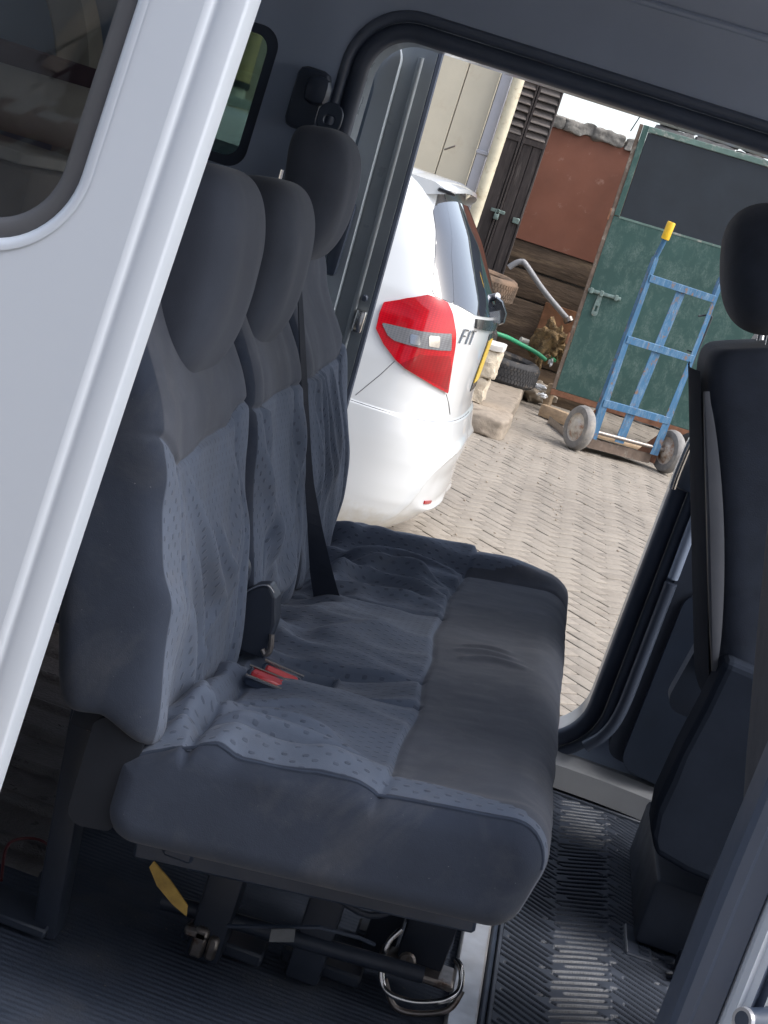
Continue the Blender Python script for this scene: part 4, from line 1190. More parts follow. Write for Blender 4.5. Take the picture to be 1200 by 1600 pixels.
# ---- near sliding door, pushed back: panel with window, flange along its front edge
YN = 1.44
def nk(x, z): return x + .037 * (z - 1.08)
NDW = fillet([(-1.55, 1.195), (-.488, 1.195), (-.488, 1.72), (-1.55, 1.72)], .095, 14)
def ndp(a, b, d):
    crown = .012 * ((b - 1.0) / .6) ** 2
    return (nk(a, b), YN + crown + d, b)
o_ = [(-1.75, .34), (-.432, .34), (-.432, 1.755), (-1.75, 1.755)]
V, F = plate(densify(o_, .05), [NDW], ndp, .030, grid=.05)
nd = ob('near_sliding_door', V, F, 'van_paint', van, sharp=35, label='silver-white outer panel of the pushed-back near sliding door')
# turned-in lip around the window cut-out
lip = []
def inset(loop, r):
    n = len(loop); out = []
    cx = sum(p[0] for p in loop) / n; cy = sum(p[1] for p in loop) / n
    for i in range(n):
        a = Vector(loop[i - 1]); b_ = Vector(loop[(i + 1) % n]); t = (b_ - a).normalized(); nn = Vector((-t.y, t.x)); q = Vector(loop[i])
        if nn.dot(Vector((cx, cy)) - q) < 0: nn = -nn
        out.append(tuple(q + nn * r))
    return out
W0 = densify(NDW, .03)
rows = [(-.006, -.0016), (-.002, -.0020), (.003, .000), (.006, .004), (.007, .012)]
V = []; F = []; n = len(W0)
for r, d in rows: V += [ndp(a, b, d) for a, b in inset(W0, r)]
for k in range(len(rows) - 1):
    F += [[k * n + j, k * n + (j + 1) % n, (k + 1) * n + (j + 1) % n, (k + 1) * n + j] for j in range(n)]
ob('window_lip', V, F, 'van_paint', nd, sharp=60)
rows = [(.006, .008), (.010, .006), (.020, .007), (.026, .010), (.027, .016)]
V = []; F = []
for r, d in rows: V += [ndp(a, b, d) for a, b in inset(W0, r)]
for k in range(len(rows) - 1):
    F += [[k * n + j, k * n + (j + 1) % n, (k + 1) * n + (j + 1) % n, (k + 1) * n + j] for j in range(n)]
mat('gasket_grey', (.085, .088, .098), .55, var=.1, bump=.1)
ob('window_gasket', V, F, 'gasket_grey', nd, sharp=60)
V, F = plate(inset(W0, .018), [], lambda a, b, d: ndp(a, b, .013 + d), .004); ob('door_window', V, F, 'glass_door', nd, smooth=False)
# flange profile along the front edge (x relative to -.432, y depth)
pr = [(-.001, .0), (.004, .0004), (.0065, .003), (.0085, .0045), (.0105, .0048), (.0125, .0042), (.0145, .0036), (.018, .0034), (.035, .0034), (.0375, .005), (.0385, .008), (.0385, .045)]
V = []; F = []; zs = np.linspace(.34, 1.755, 40)
for z in zs:
    for (dx, dy) in pr: V.append(ndp(-.432 + dx, z, dy))
m_ = len(pr)
for i in range(len(zs) - 1):
    for j in range(m_ - 1): F.append([i * m_ + j, i * m_ + j + 1, (i + 1) * m_ + j + 1, (i + 1) * m_ + j])
fl = ob('door_flange', V, F, 'van_paint', nd, sharp=60)
# ---- goods in the cargo space, seen through the door window
V, F = lathe([(0, 0), (.052, 0), (.055, .01), (.055, .74), (.052, .75), (0, .75)], (-1.55, 2.62, 1.30), (1, 0, .03), 24)
tag(ob('carpet_roll', V, F, 'beige_roll'), 'beige roll lying across the goods seen through the door window', 'roll')
tag(ob('plum_board', *MB().box((-1.22, 2.72, 1.385), (.72, .03, .05), .004).__dict__.values(), 'plum_board', sharp=30), 'dark plum board above the beige roll in the cargo space', 'board')
cb = thing('cardboard_crate', 'brown cardboard carton under the beige roll in the cargo space', 'carton', (-1.25, 2.55, .3))
MB().box((-1.25, 2.62, .76), (.70, .36, .92), .01).ob('carton', 'glove_brown', cb)
MB().box((-1.25, 2.60, 1.236), (.68, .40, .020), .003).ob('lid', 'beige_roll', cb)
# ================================================================== REAR BENCH
def mat_seat(name):
    m, nt, b = newmat(name)
    blue, grey, side = (.128, .156, .212), (.088, .098, .124), (.042, .053, .079)
    n = noise(nt, 7, 5, .6); n2 = noise(nt, 900, 2); n3 = noise(nt, 30, 5, .65)
    z1 = N(nt, 'ShaderNodeAttribute', attribute_name='zone').outputs['Fac']
    z2 = N(nt, 'ShaderNodeAttribute', attribute_name='zone2').outputs['Fac']
    f1 = ramp(nt, z1, -.0006, .0006); f2 = ramp(nt, z2, -.0006, .0006)
    uv = N(nt, 'ShaderNodeTexCoord').outputs['UV']
    sp = N(nt, 'ShaderNodeSeparateXYZ'); nt.links.new(uv, sp.inputs[0])
    PU, PV_ = .0150, .0105
    vv = math_(nt, 'DIVIDE', sp.outputs[1], PV_); row = math_(nt, 'FLOOR', vv)
    off = math_(nt, 'MULTIPLY', math_(nt, 'MODULO', math_(nt, 'ABSOLUTE', row), 2.), .5)
    uu = math_(nt, 'ADD', math_(nt, 'DIVIDE', sp.outputs[0], PU), off)
    wn = N(nt, 'ShaderNodeTexWhiteNoise', noise_dimensions='2D'); cv = N(nt, 'ShaderNodeCombineXYZ'); nt.links.new(math_(nt, 'FLOOR', uu), cv.inputs[0]); nt.links.new(row, cv.inputs[1]); nt.links.new(cv.outputs[0], wn.inputs['Vector'])
    jit = math_(nt, 'MULTIPLY', math_(nt, 'SUBTRACT', wn.outputs['Value'], .5), .22)
    fu = math_(nt, 'ABSOLUTE', math_(nt, 'ADD', math_(nt, 'SUBTRACT', math_(nt, 'FRACT', uu), .5), jit))
    fv = math_(nt, 'ABSOLUTE', math_(nt, 'SUBTRACT', math_(nt, 'FRACT', vv), .5))
    a1 = math_(nt, 'POWER', math_(nt, 'DIVIDE', fu, .10), 2.); a2 = math_(nt, 'POWER', math_(nt, 'DIVIDE', fv, .30), 4.)
    d = ramp(nt, math_(nt, 'ADD', a1, a2), 1.3, .5)
    inv = math_(nt, 'SUBTRACT', 1., math_(nt, 'MAXIMUM', f1, f2))
    d = math_(nt, 'MULTIPLY', math_(nt, 'MULTIPLY', d, inv), math_(nt, 'ADD', .55, math_(nt, 'MULTIPLY', wn.outputs['Value'], .45)))
    c = mixc(nt, f1, blue, grey); c = mixc(nt, f2, c, side)
    lint = ramp(nt, noise(nt, 260, 3, .6), .735, .76)
    stain = math_(nt, 'MULTIPLY', ramp(nt, noise(nt, 4.5, 7, .7, dist=.6), .50, .70), .30)
    c = mixc(nt, stain, c, (.15, .15, .155))
    c = mixc(nt, math_(nt, 'MULTIPLY', lint, .45), c, (.34, .35, .37))
    vfac = nt.nodes.new('ShaderNodeMapRange'); nt.links.new(n, vfac.inputs[0]); vfac.inputs[1].default_value = .3; vfac.inputs[2].default_value = .7; vfac.inputs[3].default_value = .84; vfac.inputs[4].default_value = 1.14
    c = mixc(nt, 1., c, vfac.outputs[0], 'MULTIPLY')
    c = mixc(nt, math_(nt, 'MULTIPLY', math_(nt, 'MULTIPLY', ramp(nt, n3, .52, .75), .16), math_(nt, 'SUBTRACT', 1., f2)), c, (.22, .22, .24))
    c = mixc(nt, math_(nt, 'MULTIPLY', d, .34), c, (.014, .018, .030))
    nt.links.new(c, b.inputs['Base Color'])
    b.inputs['Roughness'].default_value = .92; b.inputs['Specular IOR Level'].default_value = .15
    b.inputs['Sheen Weight'].default_value = .14; b.inputs['Sheen Roughness'].default_value = .5
    h = math_(nt, 'SUBTRACT', math_(nt, 'MULTIPLY', n2, .25), d)
    h = math_(nt, 'ADD', h, math_(nt, 'MULTIPLY', n3, .8))
    bumpn(nt, b, h, .6, .0018)
mat_seat('seat_cover')

bench = thing('bench_seat', 'three-seat rear bench with blue dimpled and grey fabric covers', 'bench seat', (-.1, 2.33, .29))
# ---- cushion
YN0, YN1 = 1.655, 3.005
ringP, _ = resample(fillet([(-.335, .545), (.160, .608), (.190, .760), (-.335, .672)], [.042, .042, .060, .042], 10), 300)
tn = np.roll(ringP, -1, 0) - np.roll(ringP, 1, 0); tn /= np.linalg.norm(tn, axis=1)[:, None]
nin = np.stack([-tn[:, 1], tn[:, 0]], 1)
if ((ringP.mean(0) - ringP) * nin).sum() < 0: nin = -nin
rows = []
rE = .034
for th in np.linspace(0, math.pi / 2, 9)[:-1]: rows.append((YN0 + rE * (1 - math.sin(th)) , rE * (1 - math.cos(math.pi / 2 - th)) if False else rE * (1 - math.sin(th))))
rows = [(YN0 + rE * (1 - math.cos(t)), rE * (1 - math.sin(t))) for t in np.linspace(0, math.pi / 2, 9)[:-1]]
rows += [(y, 0.) for y in np.linspace(YN0 + rE, YN1 - rE, 300)]
rows += [(YN1 - rE * (1 - math.cos(t)), rE * (1 - math.sin(t))) for t in np.linspace(math.pi / 2, 0, 9)[1:]]
VV = []; 
for y, ins in rows:
    q = ringP + nin * ins; VV.append(np.stack([q[:, 0], np.full(len(q), y), q[:, 1]], 1))
VV = np.array(VV); nr_, nc_ = VV.shape[:2]
X_, Y_, Z_ = VV[..., 0].copy(), VV[..., 1].copy(), VV[..., 2].copy()
top = np.clip((-nin[:, 1] - .25) / .4, 0, 1)[None, :] * np.ones((nr_, 1))      # how far a point belongs to the top
front = np.clip((-nin[:, 0] - .2) / .5, 0, 1)[None, :] * np.ones((nr_, 1))
SX = -.036 + .010 * np.sin((Y_ - 1.6) * 5) + .003 * np.sin(Y_ * 23)
blue = 1 - sstep(-.004, .004, X_ - SX)
dz = np.zeros_like(X_)
gr = lambda d, w: np.exp(-(d / w) ** 2)
wx = X_ + .03 * fbm(X_ * 6, Y_ * 6, 2); wy = Y_ + .03 * fbm(X_ * 6 + 7, Y_ * 6, 4)
# loose wrinkles of the cover, strongest near the back and in the seat hollows
crump = .35 + 1.0 * np.exp(-((X_ + .30) / .10) ** 2) + .7 * sstep(2.52, 2.62, Y_) + .55 * sstep(1.90, 1.68, Y_)
rid = blur2(np.exp(-(fbm(wx * 6, wy * 13, 6, 2) * 4.) ** 2), 2, 2)
dz += blue * crump * (.016 * (rid - .4) + .0018 * fbm(wx * 22, wy * 30, 9, 2))
rid2 = blur2(np.exp(-(fbm(wx * 14 + 3, wy * 6, 16, 2) * 3.6) ** 2), 2, 2)
dz += blue * .0036 * crump * (rid2 - .4)
dz += (1 - blue) * (.0022 * fbm(wx * 10, wy * 18, 11, 3) + .006 * fbm(X_ * 3, Y_ * 4, 12, 2))
dz += 1.35 * foldf(X_, Y_, [([(-.30, 1.72), (-.16, 1.745), (-.05, 1.735)], .008, .010), ([(-.30, 1.76), (-.2, 1.80), (-.10, 1.79)], .007, .008), ([(-.29, 1.84), (-.22, 1.86), (-.15, 1.90)], .007, .007),
    ([(-.30, 2.62), (-.18, 2.66), (-.06, 2.61)], .008, .012), ([(-.29, 2.70), (-.17, 2.74), (-.05, 2.72)], .008, .011), ([(-.27, 2.80), (-.15, 2.83), (-.05, 2.79)], .007, .010), ([(-.25, 2.56), (-.15, 2.575), (-.05, 2.56)], .006, .008),
    ([(.0, 2.28), (.05, 2.30), (.11, 2.28)], .007, .005), ([(-.01, 2.32), (.04, 2.335), (.09, 2.32)], .007, .005), ([(.0, 2.36), (.04, 2.37), (.08, 2.36)], .006, .004), ([(-.10, 2.36), (-.16, 2.30), (-.22, 2.26)], .01, .004)])
# seams and hollows
for ys, dp in ((2.015, .010), (2.135, .006), (2.525, .008)):
    dz -= blue * dp * gr(Y_ - ys - .012 * np.sin(X_ * 9), .0055) 
ch = sstep(2.005, 2.03, Y_) * (1 - sstep(2.115, 2.14, Y_)) * blue
dz -= ch * .012 * (1 - sstep(-.12, -.04, X_))
dz += .012 * blue * (gr(Y_ - 1.86, .10) + gr(Y_ - 2.33, .11) + .8 * gr(Y_ - 2.74, .12)) * gr(X_ + .16, .12)
pocket = sstep(-.285, -.268, X_) * (1 - sstep(-.165, -.145, X_)) * sstep(1.995, 2.012, Y_) * (1 - sstep(2.095, 2.115, Y_))
dz -= pocket * .055
dz -= .0035 * gr(X_ - SX, .0045)
dz += .010 * gr(Y_ - 1.700, .018) * (1 - .6 * sstep(0, .12, X_)) - .007 * gr(Y_ - 1.728, .006) * blue
dz += .038 * sstep(2.90, 2.945, Y_) * (1 - .7 * sstep(.02, .16, X_)) - .006 * gr(Y_ - 2.895, .007)
dz += .016 * gr(X_ + .285, .016) * sstep(1.68, 1.72, Y_) * (1 - sstep(1.95, 2.0, Y_)) - .008 * gr(X_ + .258, .006) * (1 - sstep(1.95, 2.0, Y_))
Z_ += (dz + .45 * blue * (1 - sstep(2.82, 2.88, Y_)) * np.where(pocket > .01, 0, dz)) * top
X_ += front * (.0035 * fbm(Y_ * 9, Z_ * 9, 21, 3) + .002 * fbm(Y_ * 25, Z_ * 12, 22, 3))
# end caps: bulge of the near side panel
VV = np.stack([X_, Y_, Z_], -1)
ringdist = np.cumsum(np.linalg.norm(np.roll(ringP, -1, 0) - ringP, axis=1))
UVc = np.stack([Y_ * 1.0, np.broadcast_to(ringdist[None, :], X_.shape) * .85], -1).reshape(-1, 2)
zone = (X_ - SX); zone = np.where(Y_ > 2.918 + .06 * sstep(.0, .17, X_), -.01, zone); zone = np.where(Y_ < 1.705 - .02 * sstep(.05, .17, X_), -.01, zone)
z2 = (YN0 + rE * .55) - Y_ + 0 * X_
z2 = np.where(np.broadcast_to((ringP[:, 1] < .60 + .13 * (ringP[:, 0] + .3) - .03)[None, :], X_.shape), .01, z2)
F = gridfaces(nr_, nc_)
VL = VV.reshape(-1, 3); zone = zone.ravel(); z2 = z2.ravel()
F += [list(range(nc_))[::-1], [(nr_ - 1) * nc_ + j for j in range(nc_)]]
cush = ob('cushion', VL, F, 'seat_cover', bench, uv=UVc, attrs={'zone': zone, 'zone2': z2}, sharp=0)
# piping seam between the near edge band and the side panel
kk = [k for k in range(nc_) if VL[5 * nc_ + k][2] > .60 + .15 * (VL[5 * nc_ + k][0] + .33) + .02]
st_ = max(range(len(kk)), key=lambda i: (kk[i] - kk[i - 1]) % nc_)
kk = kk[st_:] + kk[:st_]
pp_ = [Vector(VL[5 * nc_ + k]) for k in kk][::3]
ob('piping', *tube(pp_, .0022, 6), 'base_fabric', cush)

# ---- backrests
BU = Vector((-.2425, 0, .970)); BNn = Vector((.970, 0, .2425)); B0 = Vector((-.372, 0, .692))
def backrest(y0, y1, H, T, seed, folds, yoke, label, hem=0.):
    W = y1 - y0; yc = (y0 + y1) / 2; p = 5.
    th = np.linspace(0, 2 * math.pi, 2000, endpoint=False)
    c, s = np.cos(th), np.sin(th); r = (np.abs(c) ** p + np.abs(s) ** p) ** (-1 / p)
    # start at the middle of the back so that the uv seam is out of sight
    rg, tt = resample(np.stack([np.roll(c * r, 500) * W / 2, np.roll(s * r, 500) * T / 2], 1), 260)
    hs = np.linspace(0, 1, 900); sc = (1 - np.abs(2 * hs - 1) ** 9) ** (1 / 9)
    prof, _ = resample(np.stack([hs * H, sc * T * .5], 1), 190, closed=False)
    hh = prof[:, 0]; ss = np.maximum(prof[:, 1] / (T * .5), .02)
    A = rg[None, :, 0] * (1 - (1 - ss[:, None]) * T / W * 1.0); B = rg[None, :, 1] * ss[:, None]
    Hh = np.broadcast_to(hh[:, None], A.shape).copy()
    taper = 1 - .10 * sstep(.55 * H, H, Hh)                    # shoulders draw in towards the top
    A = A * taper
    fr = sstep(.0, .8, B / (T / 2))
    yl = A
    bol = .012 * sstep(.26 * W, .42 * W, np.abs(yl)) - .006 * (1 - sstep(.0, .25 * W, np.abs(yl)))
    recede = -.040 * sstep(.34, .50, Hh)
    lum = recede + .012 * np.exp(-((Hh - .16) / .12) ** 2)
    ys = yoke(yl)
    lower = 1 - sstep(-.003, .003, Hh - ys)
    d = bol + lum
    d += -.005 * np.exp(-((Hh - ys) / .0045) ** 2)
    for q in (-.36 * W, .33 * W): d += -.006 * lower * np.exp(-((yl - q - .012 * np.sin(Hh * 14)) / .005) ** 2)
    d += 1.25 * lower * foldf(yl, Hh, folds)
    wx, wy = yl + .02 * fbm(yl * 8, Hh * 8, seed), Hh + .02 * fbm(yl * 8 + 5, Hh * 8, seed + 3)
    rid = blur2(np.exp(-(fbm(wx * 10 + wy * 5, wy * 4.5, seed + 5, 2) * 3.6) ** 2), 3, 2)
    d += lower * .012 * (rid - .4) * (1.4 - .8 * sstep(.1, .35, Hh)) + (1 - lower) * .0025 * fbm(wx * 9, wy * 7, seed + 6, 3)
    B = B + d * fr
    # slack hem at the foot
    Hh2 = Hh - fr * (.048 + .006 * np.sin(yl * 40)) * (1 - sstep(.0, .13, Hh))
    P = np.array(B0)[None, None, :] + Hh2[..., None] * np.array(BU) + B[..., None] * np.array(BNn)
    P[..., 1] += A + yc
    side = np.abs(rg[:, 0]) > .492 * W
    zone = (Hh - ys); zone = np.where(np.broadcast_to((rg[:, 1] < T * .28)[None, :], A.shape) & (zone < 0), -.01, zone)
    z2 = np.where(np.broadcast_to((rg[:, 1])[None, :], A.shape) < 9, (T * .405 - np.broadcast_to(rg[:, 1][None, :], A.shape)), 0)  # dark side tone carried round the bolster to paint in near-side shade
    UV = np.stack([np.broadcast_to(tt[None, :], A.shape), Hh], -1).reshape(-1, 2)
    nr, nc = A.shape
    F = gridfaces(nr, nc) + [list(range(nc))[::-1], [(nr - 1) * nc + j for j in range(nc)]]
    return ob('backrest', P.reshape(-1, 3), F, 'seat_cover', bench, uv=UV, attrs={'zone': zone.ravel(), 'zone2': z2.ravel()}, sharp=0, label=label)
def yokeA(y): return 0.292 + .042 * sstep(-.15, -.22, y) + .018 * sstep(-.155, .10, y) + .026 * sstep(.10, .17, y)
def yokeB(y): return 0.319 + .010 * sstep(-.05, .12, y)
def yokeC(y): return 0.332 + .012 * sstep(-.05, .12, y) + .03 * sstep(.12, .18, y)
fA = [([(-.11, .27), (-.06, .20), (.0, .13), (.05, .10)], .010, .016), ([(-.12, .20), (-.07, .13), (-.02, .06), (.0, .0)], .010, .014), ([(.12, .26), (.10, .18), (.06, .12)], .009, .010), ([(-.12, .12), (-.09, .06), (-.06, .0)], .007, .009), ([(.02, .20), (.06, .13), (.10, .09)], .009, .010), ([(.05, .05), (.0, .02), (-.05, -.0)], .008, .008), ([(-.03, .05), (.03, .09), (.10, .12)], .006, .006)]
fB = [([(-.15, .26), (-.12, .16), (-.06, .10)], .010, .014), ([(-.13, .16), (-.08, .10), (-.0, .07)], .009, .013), ([(.14, .30), (.13, .2), (.08, .1)], .008, .008), ([(-.05, .07), (.03, .05), (.12, .09)], .010, .018), ([(-.15, .34), (-.13, .30), (-.11, .2)], .007, .008)]
fC = [([(-.17, .36), (-.14, .22), (-.05, .06)], .009, .014), ([(-.13, .36), (-.09, .22), (.0, .08)], .009, .013), ([(-.08, .36), (-.04, .24), (.04, .10)], .008, .012), ([(-.02, .35), (.02, .24), (.08, .12)], .008, .011), ([(.05, .34), (.08, .24), (.12, .14)], .008, .010), ([(-.17, .28), (-.15, .15), (-.1, .03)], .008, .010)]
bA = backrest(1.650, 2.105, .548, .125, 3, fA, yokeA, 'near backrest with creased blue lower cover')
bB = backrest(2.125, 2.505, .548, .125, 8, fB, yokeB, 'middle backrest with sagging cover hem')
bC = backrest(2.525, 2.965, .548, .125, 14, fC, yokeC, 'far backrest with long diagonal creases')
# ---- headrests
def headrest(yc, zc, xc, par, seed, Hh=.245):
    W, T = .255, .112
    n1, n2 = 110, 90
    th = np.linspace(0, 2 * math.pi, n1, endpoint=False); v = np.linspace(-math.pi / 2, math.pi / 2, n2)
    TH, PH = np.meshgrid(th, v)
    sp_ = lambda a, e: np.sign(a) * np.abs(a) ** e
    a = sp_(np.cos(TH), .55) * sp_(np.cos(PH), .42); b = sp_(np.sin(TH), .62) * sp_(np.cos(PH), .50); c = sp_(np.sin(PH), .62)
    y = a * W / 2 * (1 - .06 * (c > 0) * c ** 2 - .05 * (c < 0) * c ** 2); x = b * T / 2; z = c * Hh / 2
    x = x * (1 + .10 * c) + .018 * (-(z / Hh * 2) ** 2) + .010 * (z / Hh * 2)       # front face curls back at top and foot
    x += .0015 * fbm(y * 14, z * 14, seed, 3) * 1.0
    fr = b > .3
    x += np.where(fr, .002 * np.sin(y * 60 + z * 20) * np.exp(-(z / .08) ** 2) * .5, 0)
    P = np.stack([x, y, z], -1)
    ln = Vector((-.16, 0, .987)); fwd = Vector((.987, 0, .16))
    Q = np.array((xc, yc, zc)) + P[..., 0:1] * np.array(fwd) + P[..., 2:3] * np.array(ln); Q[..., 1] += P[..., 1]
    o = ob('headrest', Q.reshape(-1, 3), gridfaces(n2, n1) , 'fabric_head', par, sharp=0, uv=np.stack([y, z], -1).reshape(-1, 2))
    for s in (-.06, .06):
        p = Vector((xc - .012, yc + s, zc - .06)); MB().tube([p, p + Vector((.012, 0, -.13))], .006, 10).ob('post', 'chrome', par)
    return o
headrest(1.905, 1.196, -.456, bA, 2, .272)
headrest(2.305, 1.203, -.464, bB, 5, .262)
headrest(2.735, 1.322, -.492, bC, 9, .232)
# small chrome guides seen above the middle headrest
for s in (-.03, .03): MB().tube([(-.535, 2.62 + s, 1.20), (-.54, 2.62 + s, 1.345)], .004, 8).ob('guide_rod', 'chrome', bC)

# ---- hinge bracket between near and middle backrests
def q_(px, py, Y): return at(px, py, Y)
Yb = 2.115
hb = MB()
V, F = plate([(-.02, -.005), (.055, -.005), (.055, .05), (.045, .085), (.03, .10), (.012, .092), (-.02, .055)], [], lambda a, b, d: (-.315 + a, Yb - .02 + d, .690 + b), .045)
br = ob('hinge_bracket', V, F, 'rubber_base', bench, smooth=False); bevmod(br, .004, 2)
MB().tube(smooth_path([(-.335, Yb - .022, .745), (-.303, Yb - .022, .782), (-.285, Yb - .022, .791), (-.274, Yb - .022, .784)], 5), .0016, 8).ob('bracket_edge', 'chrome', br)
V, F = plate(fillet([(-.03, .0), (.03, .0), (.03, .12), (-.03, .12)], .028, 8), [], lambda a, b, d: (-.348 + a, Yb - .01 + d, .70 + b), .014); o = ob('hinge_plate', V, F, 'plastic_navy', br, smooth=False); bevmod(o, .003)
MB().tube(smooth_path([(-.259, Yb - .022, .725), (-.2545, Yb - .024, .705), (-.258, Yb - .026, .695), (-.265, Yb - .024, .70)], 4), .004, 8).ob('lever_hook', 'steel_dull', br)
MB().box((-.335, 2.507, .72), (.03, .02, .10), .006).ob('hinge_post', 'plastic_black', bench)
MB().box((-.335, 2.49, .715), (.05, .012, .12), .004).ob('hinge_post', 'plastic_navy', bench)
mat('hinge_black', (.016, .019, .026), .7, spec=.2, var=.15, bump=.1)
# ---- near hinge cover and legs
V, F = plate(fillet([(-.375, .55), (-.318, .56), (-.310, .685), (-.325, .70), (-.375, .69)], [.02, .01, .02, .02, .02]), [], lambda a, b, d: (a, 1.668 + d, b), .03)
hc = ob('hinge_cover', V, F, 'hinge_black', bench, smooth=False); bevmod(hc, .006, 3)
lg = MB(); lg.box((-.425, 1.90, .47), (.035, .05, .38), .006, Matrix.Rotation(rad(-6), 3, 'Y')); lg.box((-.45, 1.90, .295), (.10, .08, .014), .003); lg.box((-.40, 1.82, .645), (.05, .12, .03), .005)
lgo = lg.ob('rear_leg', 'rubber_base', bench)
MB().box((-.418, 1.872, .60), (.022, .006, .03), .003).ob('leg_clip', 'steel_dull', lgo)
MB().tube(smooth_path([(-.50, 1.95, .30), (-.53, 2.05, .305), (-.50, 2.10, .302), (-.46, 2.06, .304), (-.45, 1.98, .31)], 6), .0022, 8).ob('leg_cord', 'wire_red', lgo)
lg2 = MB(); lg2.box((-.462, 2.72, .47), (.035, .05, .38), .006); lg2.ob('rear_leg', 'plastic_black', bench)
fl_ = MB(); V, F = cbox((.080, .05, .27), .006); fl_.add([Vector((.092 + v[0] * (1 - .15 * (v[2] < 0)), 2.10 + v[1], .455 + v[2])) for v in V], F)
flo = fl_.ob('front_leg', 'rubber_base', bench)
lp = [q_(627, 1452, 2.04), q_(607, 1473, 2.03), q_(597, 1508, 2.02), q_(598, 1538, 2.01), q_(614, 1556, 2.0), q_(650, 1566, 2.0), q_(690, 1564, 2.0), q_(714, 1552, 2.01), q_(721, 1533, 2.02), q_(720, 1512, 2.03), q_(713, 1500, 2.04)]
MB().tube(smooth_path(lp, 6), .0045, 10).ob('latch_loop', 'chrome', flo)
lp2 = [q_(601, 1530, 2.03), q_(616, 1572, 2.02), q_(652, 1584, 2.02), q_(700, 1578, 2.02), q_(722, 1548, 2.03)]
MB().tube(smooth_path(lp2, 6), .0045, 10).ob('latch_loop', 'steel_dull', flo)
MB().box((.09, 2.075, .33), (.115, .06, .012), .004).ob('latch_plate', 'steel_dull', flo)
V, F = lathe([(0, .004), (.010, .004), (.013, 0)], (.073, 2.04, .352), (0, -1, .2), 14); ob('latch_bolt', V, F, 'steel_dull', flo)
fl2 = MB(); fl2.box((.092, 2.78, .455), (.08, .05, .27), .006); fl2.ob('front_leg', 'plastic_black', bench)
# frame under the cushion with stickers
fr_ = MB(); fr_.box((-.09, 1.80, .535), (.44, .03, .05), .004, Matrix.Rotation(rad(-8), 3, 'Y')); fr_.box((-.09, 2.85, .535), (.44, .03, .05), .004, Matrix.Rotation(rad(-8), 3, 'Y'))
fr_.box((-.25, 2.33, .52), (.04, 1.1, .04), .004); fr_.box((.08, 2.33, .575), (.04, 1.1, .04), .004)
fr_.box((-.08, 2.33, .30), (.34, .04, .015), .003)
fro = fr_.ob('under_frame', 'plastic_black', bench)
def sticker(name, pts, Y, m):
    P = [q_(a, b, Y) for a, b in pts]; n = len(P); V = [p + Vector((0, dd, 0)) for dd in (0, .003) for p in P]
    ob(name, V, [list(range(n)), [n + j for j in range(n)][::-1]] + [[j, (j + 1) % n, n + (j + 1) % n, n + j] for j in range(n)], m, fro, smooth=False)
sticker('yellow_tag', [(233, 1355), (240, 1346), (266, 1376), (293, 1416), (291, 1432), (268, 1412), (245, 1384)], 1.78, 'label_yellow')
sticker('white_tag', [(424, 1452), (461, 1452), (459, 1472), (420, 1472)], 1.90, 'label_white')
MB().tube([q_(355, 1447, 1.92), q_(500, 1449, 1.92), q_(560, 1465, 1.96), q_(585, 1476, 1.98)], .003, 6).ob('release_cable', 'plastic_black', fro)
kn = MB(); kn.box(q_(312, 1470, 1.95), (.02, .02, .045), .004); kn.box(q_(332, 1480, 1.95), (.015, .02, .035), .004); kn.box(q_(308, 1456, 1.95), (.035, .02, .015), .004)
kn.ob('anchor_clamp', 'steel_dull', fro)
# ---- belts and buckles
def ribbon(name, pts, wdir, widths, m, parent=None, th=.0016):
    P = [Vector(p) for p in pts]; V = []; F = []
    for p, wv, wd in zip(P, wdir, widths):
        wv = Vector(wv).normalized(); V += [p - wv * wd / 2, p + wv * wd / 2]
    n = len(P); V2 = [v + Vector((th, 0, th * .3)) for v in V]; k = len(V); V += V2
    for i in range(n - 1):
        F.append([2 * i, 2 * i + 1, 2 * i + 3, 2 * i + 2]); F.append([k + 2 * i + 2, k + 2 * i + 3, k + 2 * i + 1, k + 2 * i])
        F.append([2 * i, 2 * i + 2, k + 2 * i + 2, k + 2 * i]); F.append([2 * i + 1, k + 2 * i + 1, k + 2 * i + 3, 2 * i + 3])
    return ob(name, V, F, m, parent, smooth=False)
Yt = 2.49
bp0 = [(-.46, 2.515, 1.22), at(470, 505, Yt), at(476, 640, Yt), at(481, 735, Yt - .01), at(491, 820, Yt - .02), at(503, 900, Yt), at(512, 938, Yt + .01)]
wd_ = [(.2, 1, 0), (.6, .9, 0), (.9, .5, 0), (1, .25, 0), (1, .1, .0), (1, .0, .05), (1, .0, .1)]
bl_ = thing('seat_belt', 'black lap belt hanging twisted between middle and far backrests', 'seat belt', (-.3, 2.5, .7))
ribbon('webbing', smooth_path(bp0, 5), [Vector(wd_[min(i // 5, 6)]).lerp(Vector(wd_[min(i // 5 + 1, 6)]), (i % 5) / 5) for i in range(31)], np.interp(np.arange(31), [0, 10, 16, 20, 25, 30], [.012, .012, .014, .024, .042, .050]), 'belt_web', bl_)
ribbon('upper_webbing', [(-.60 + .03, 3.045 - .03, 1.45), (-.59, 3.02, 1.30), (-.60, 3.0, 1.0), (-.60, 3.0, .6)], [(1, .1, 0)] * 4, [.045] * 4, 'belt_web', bl_)
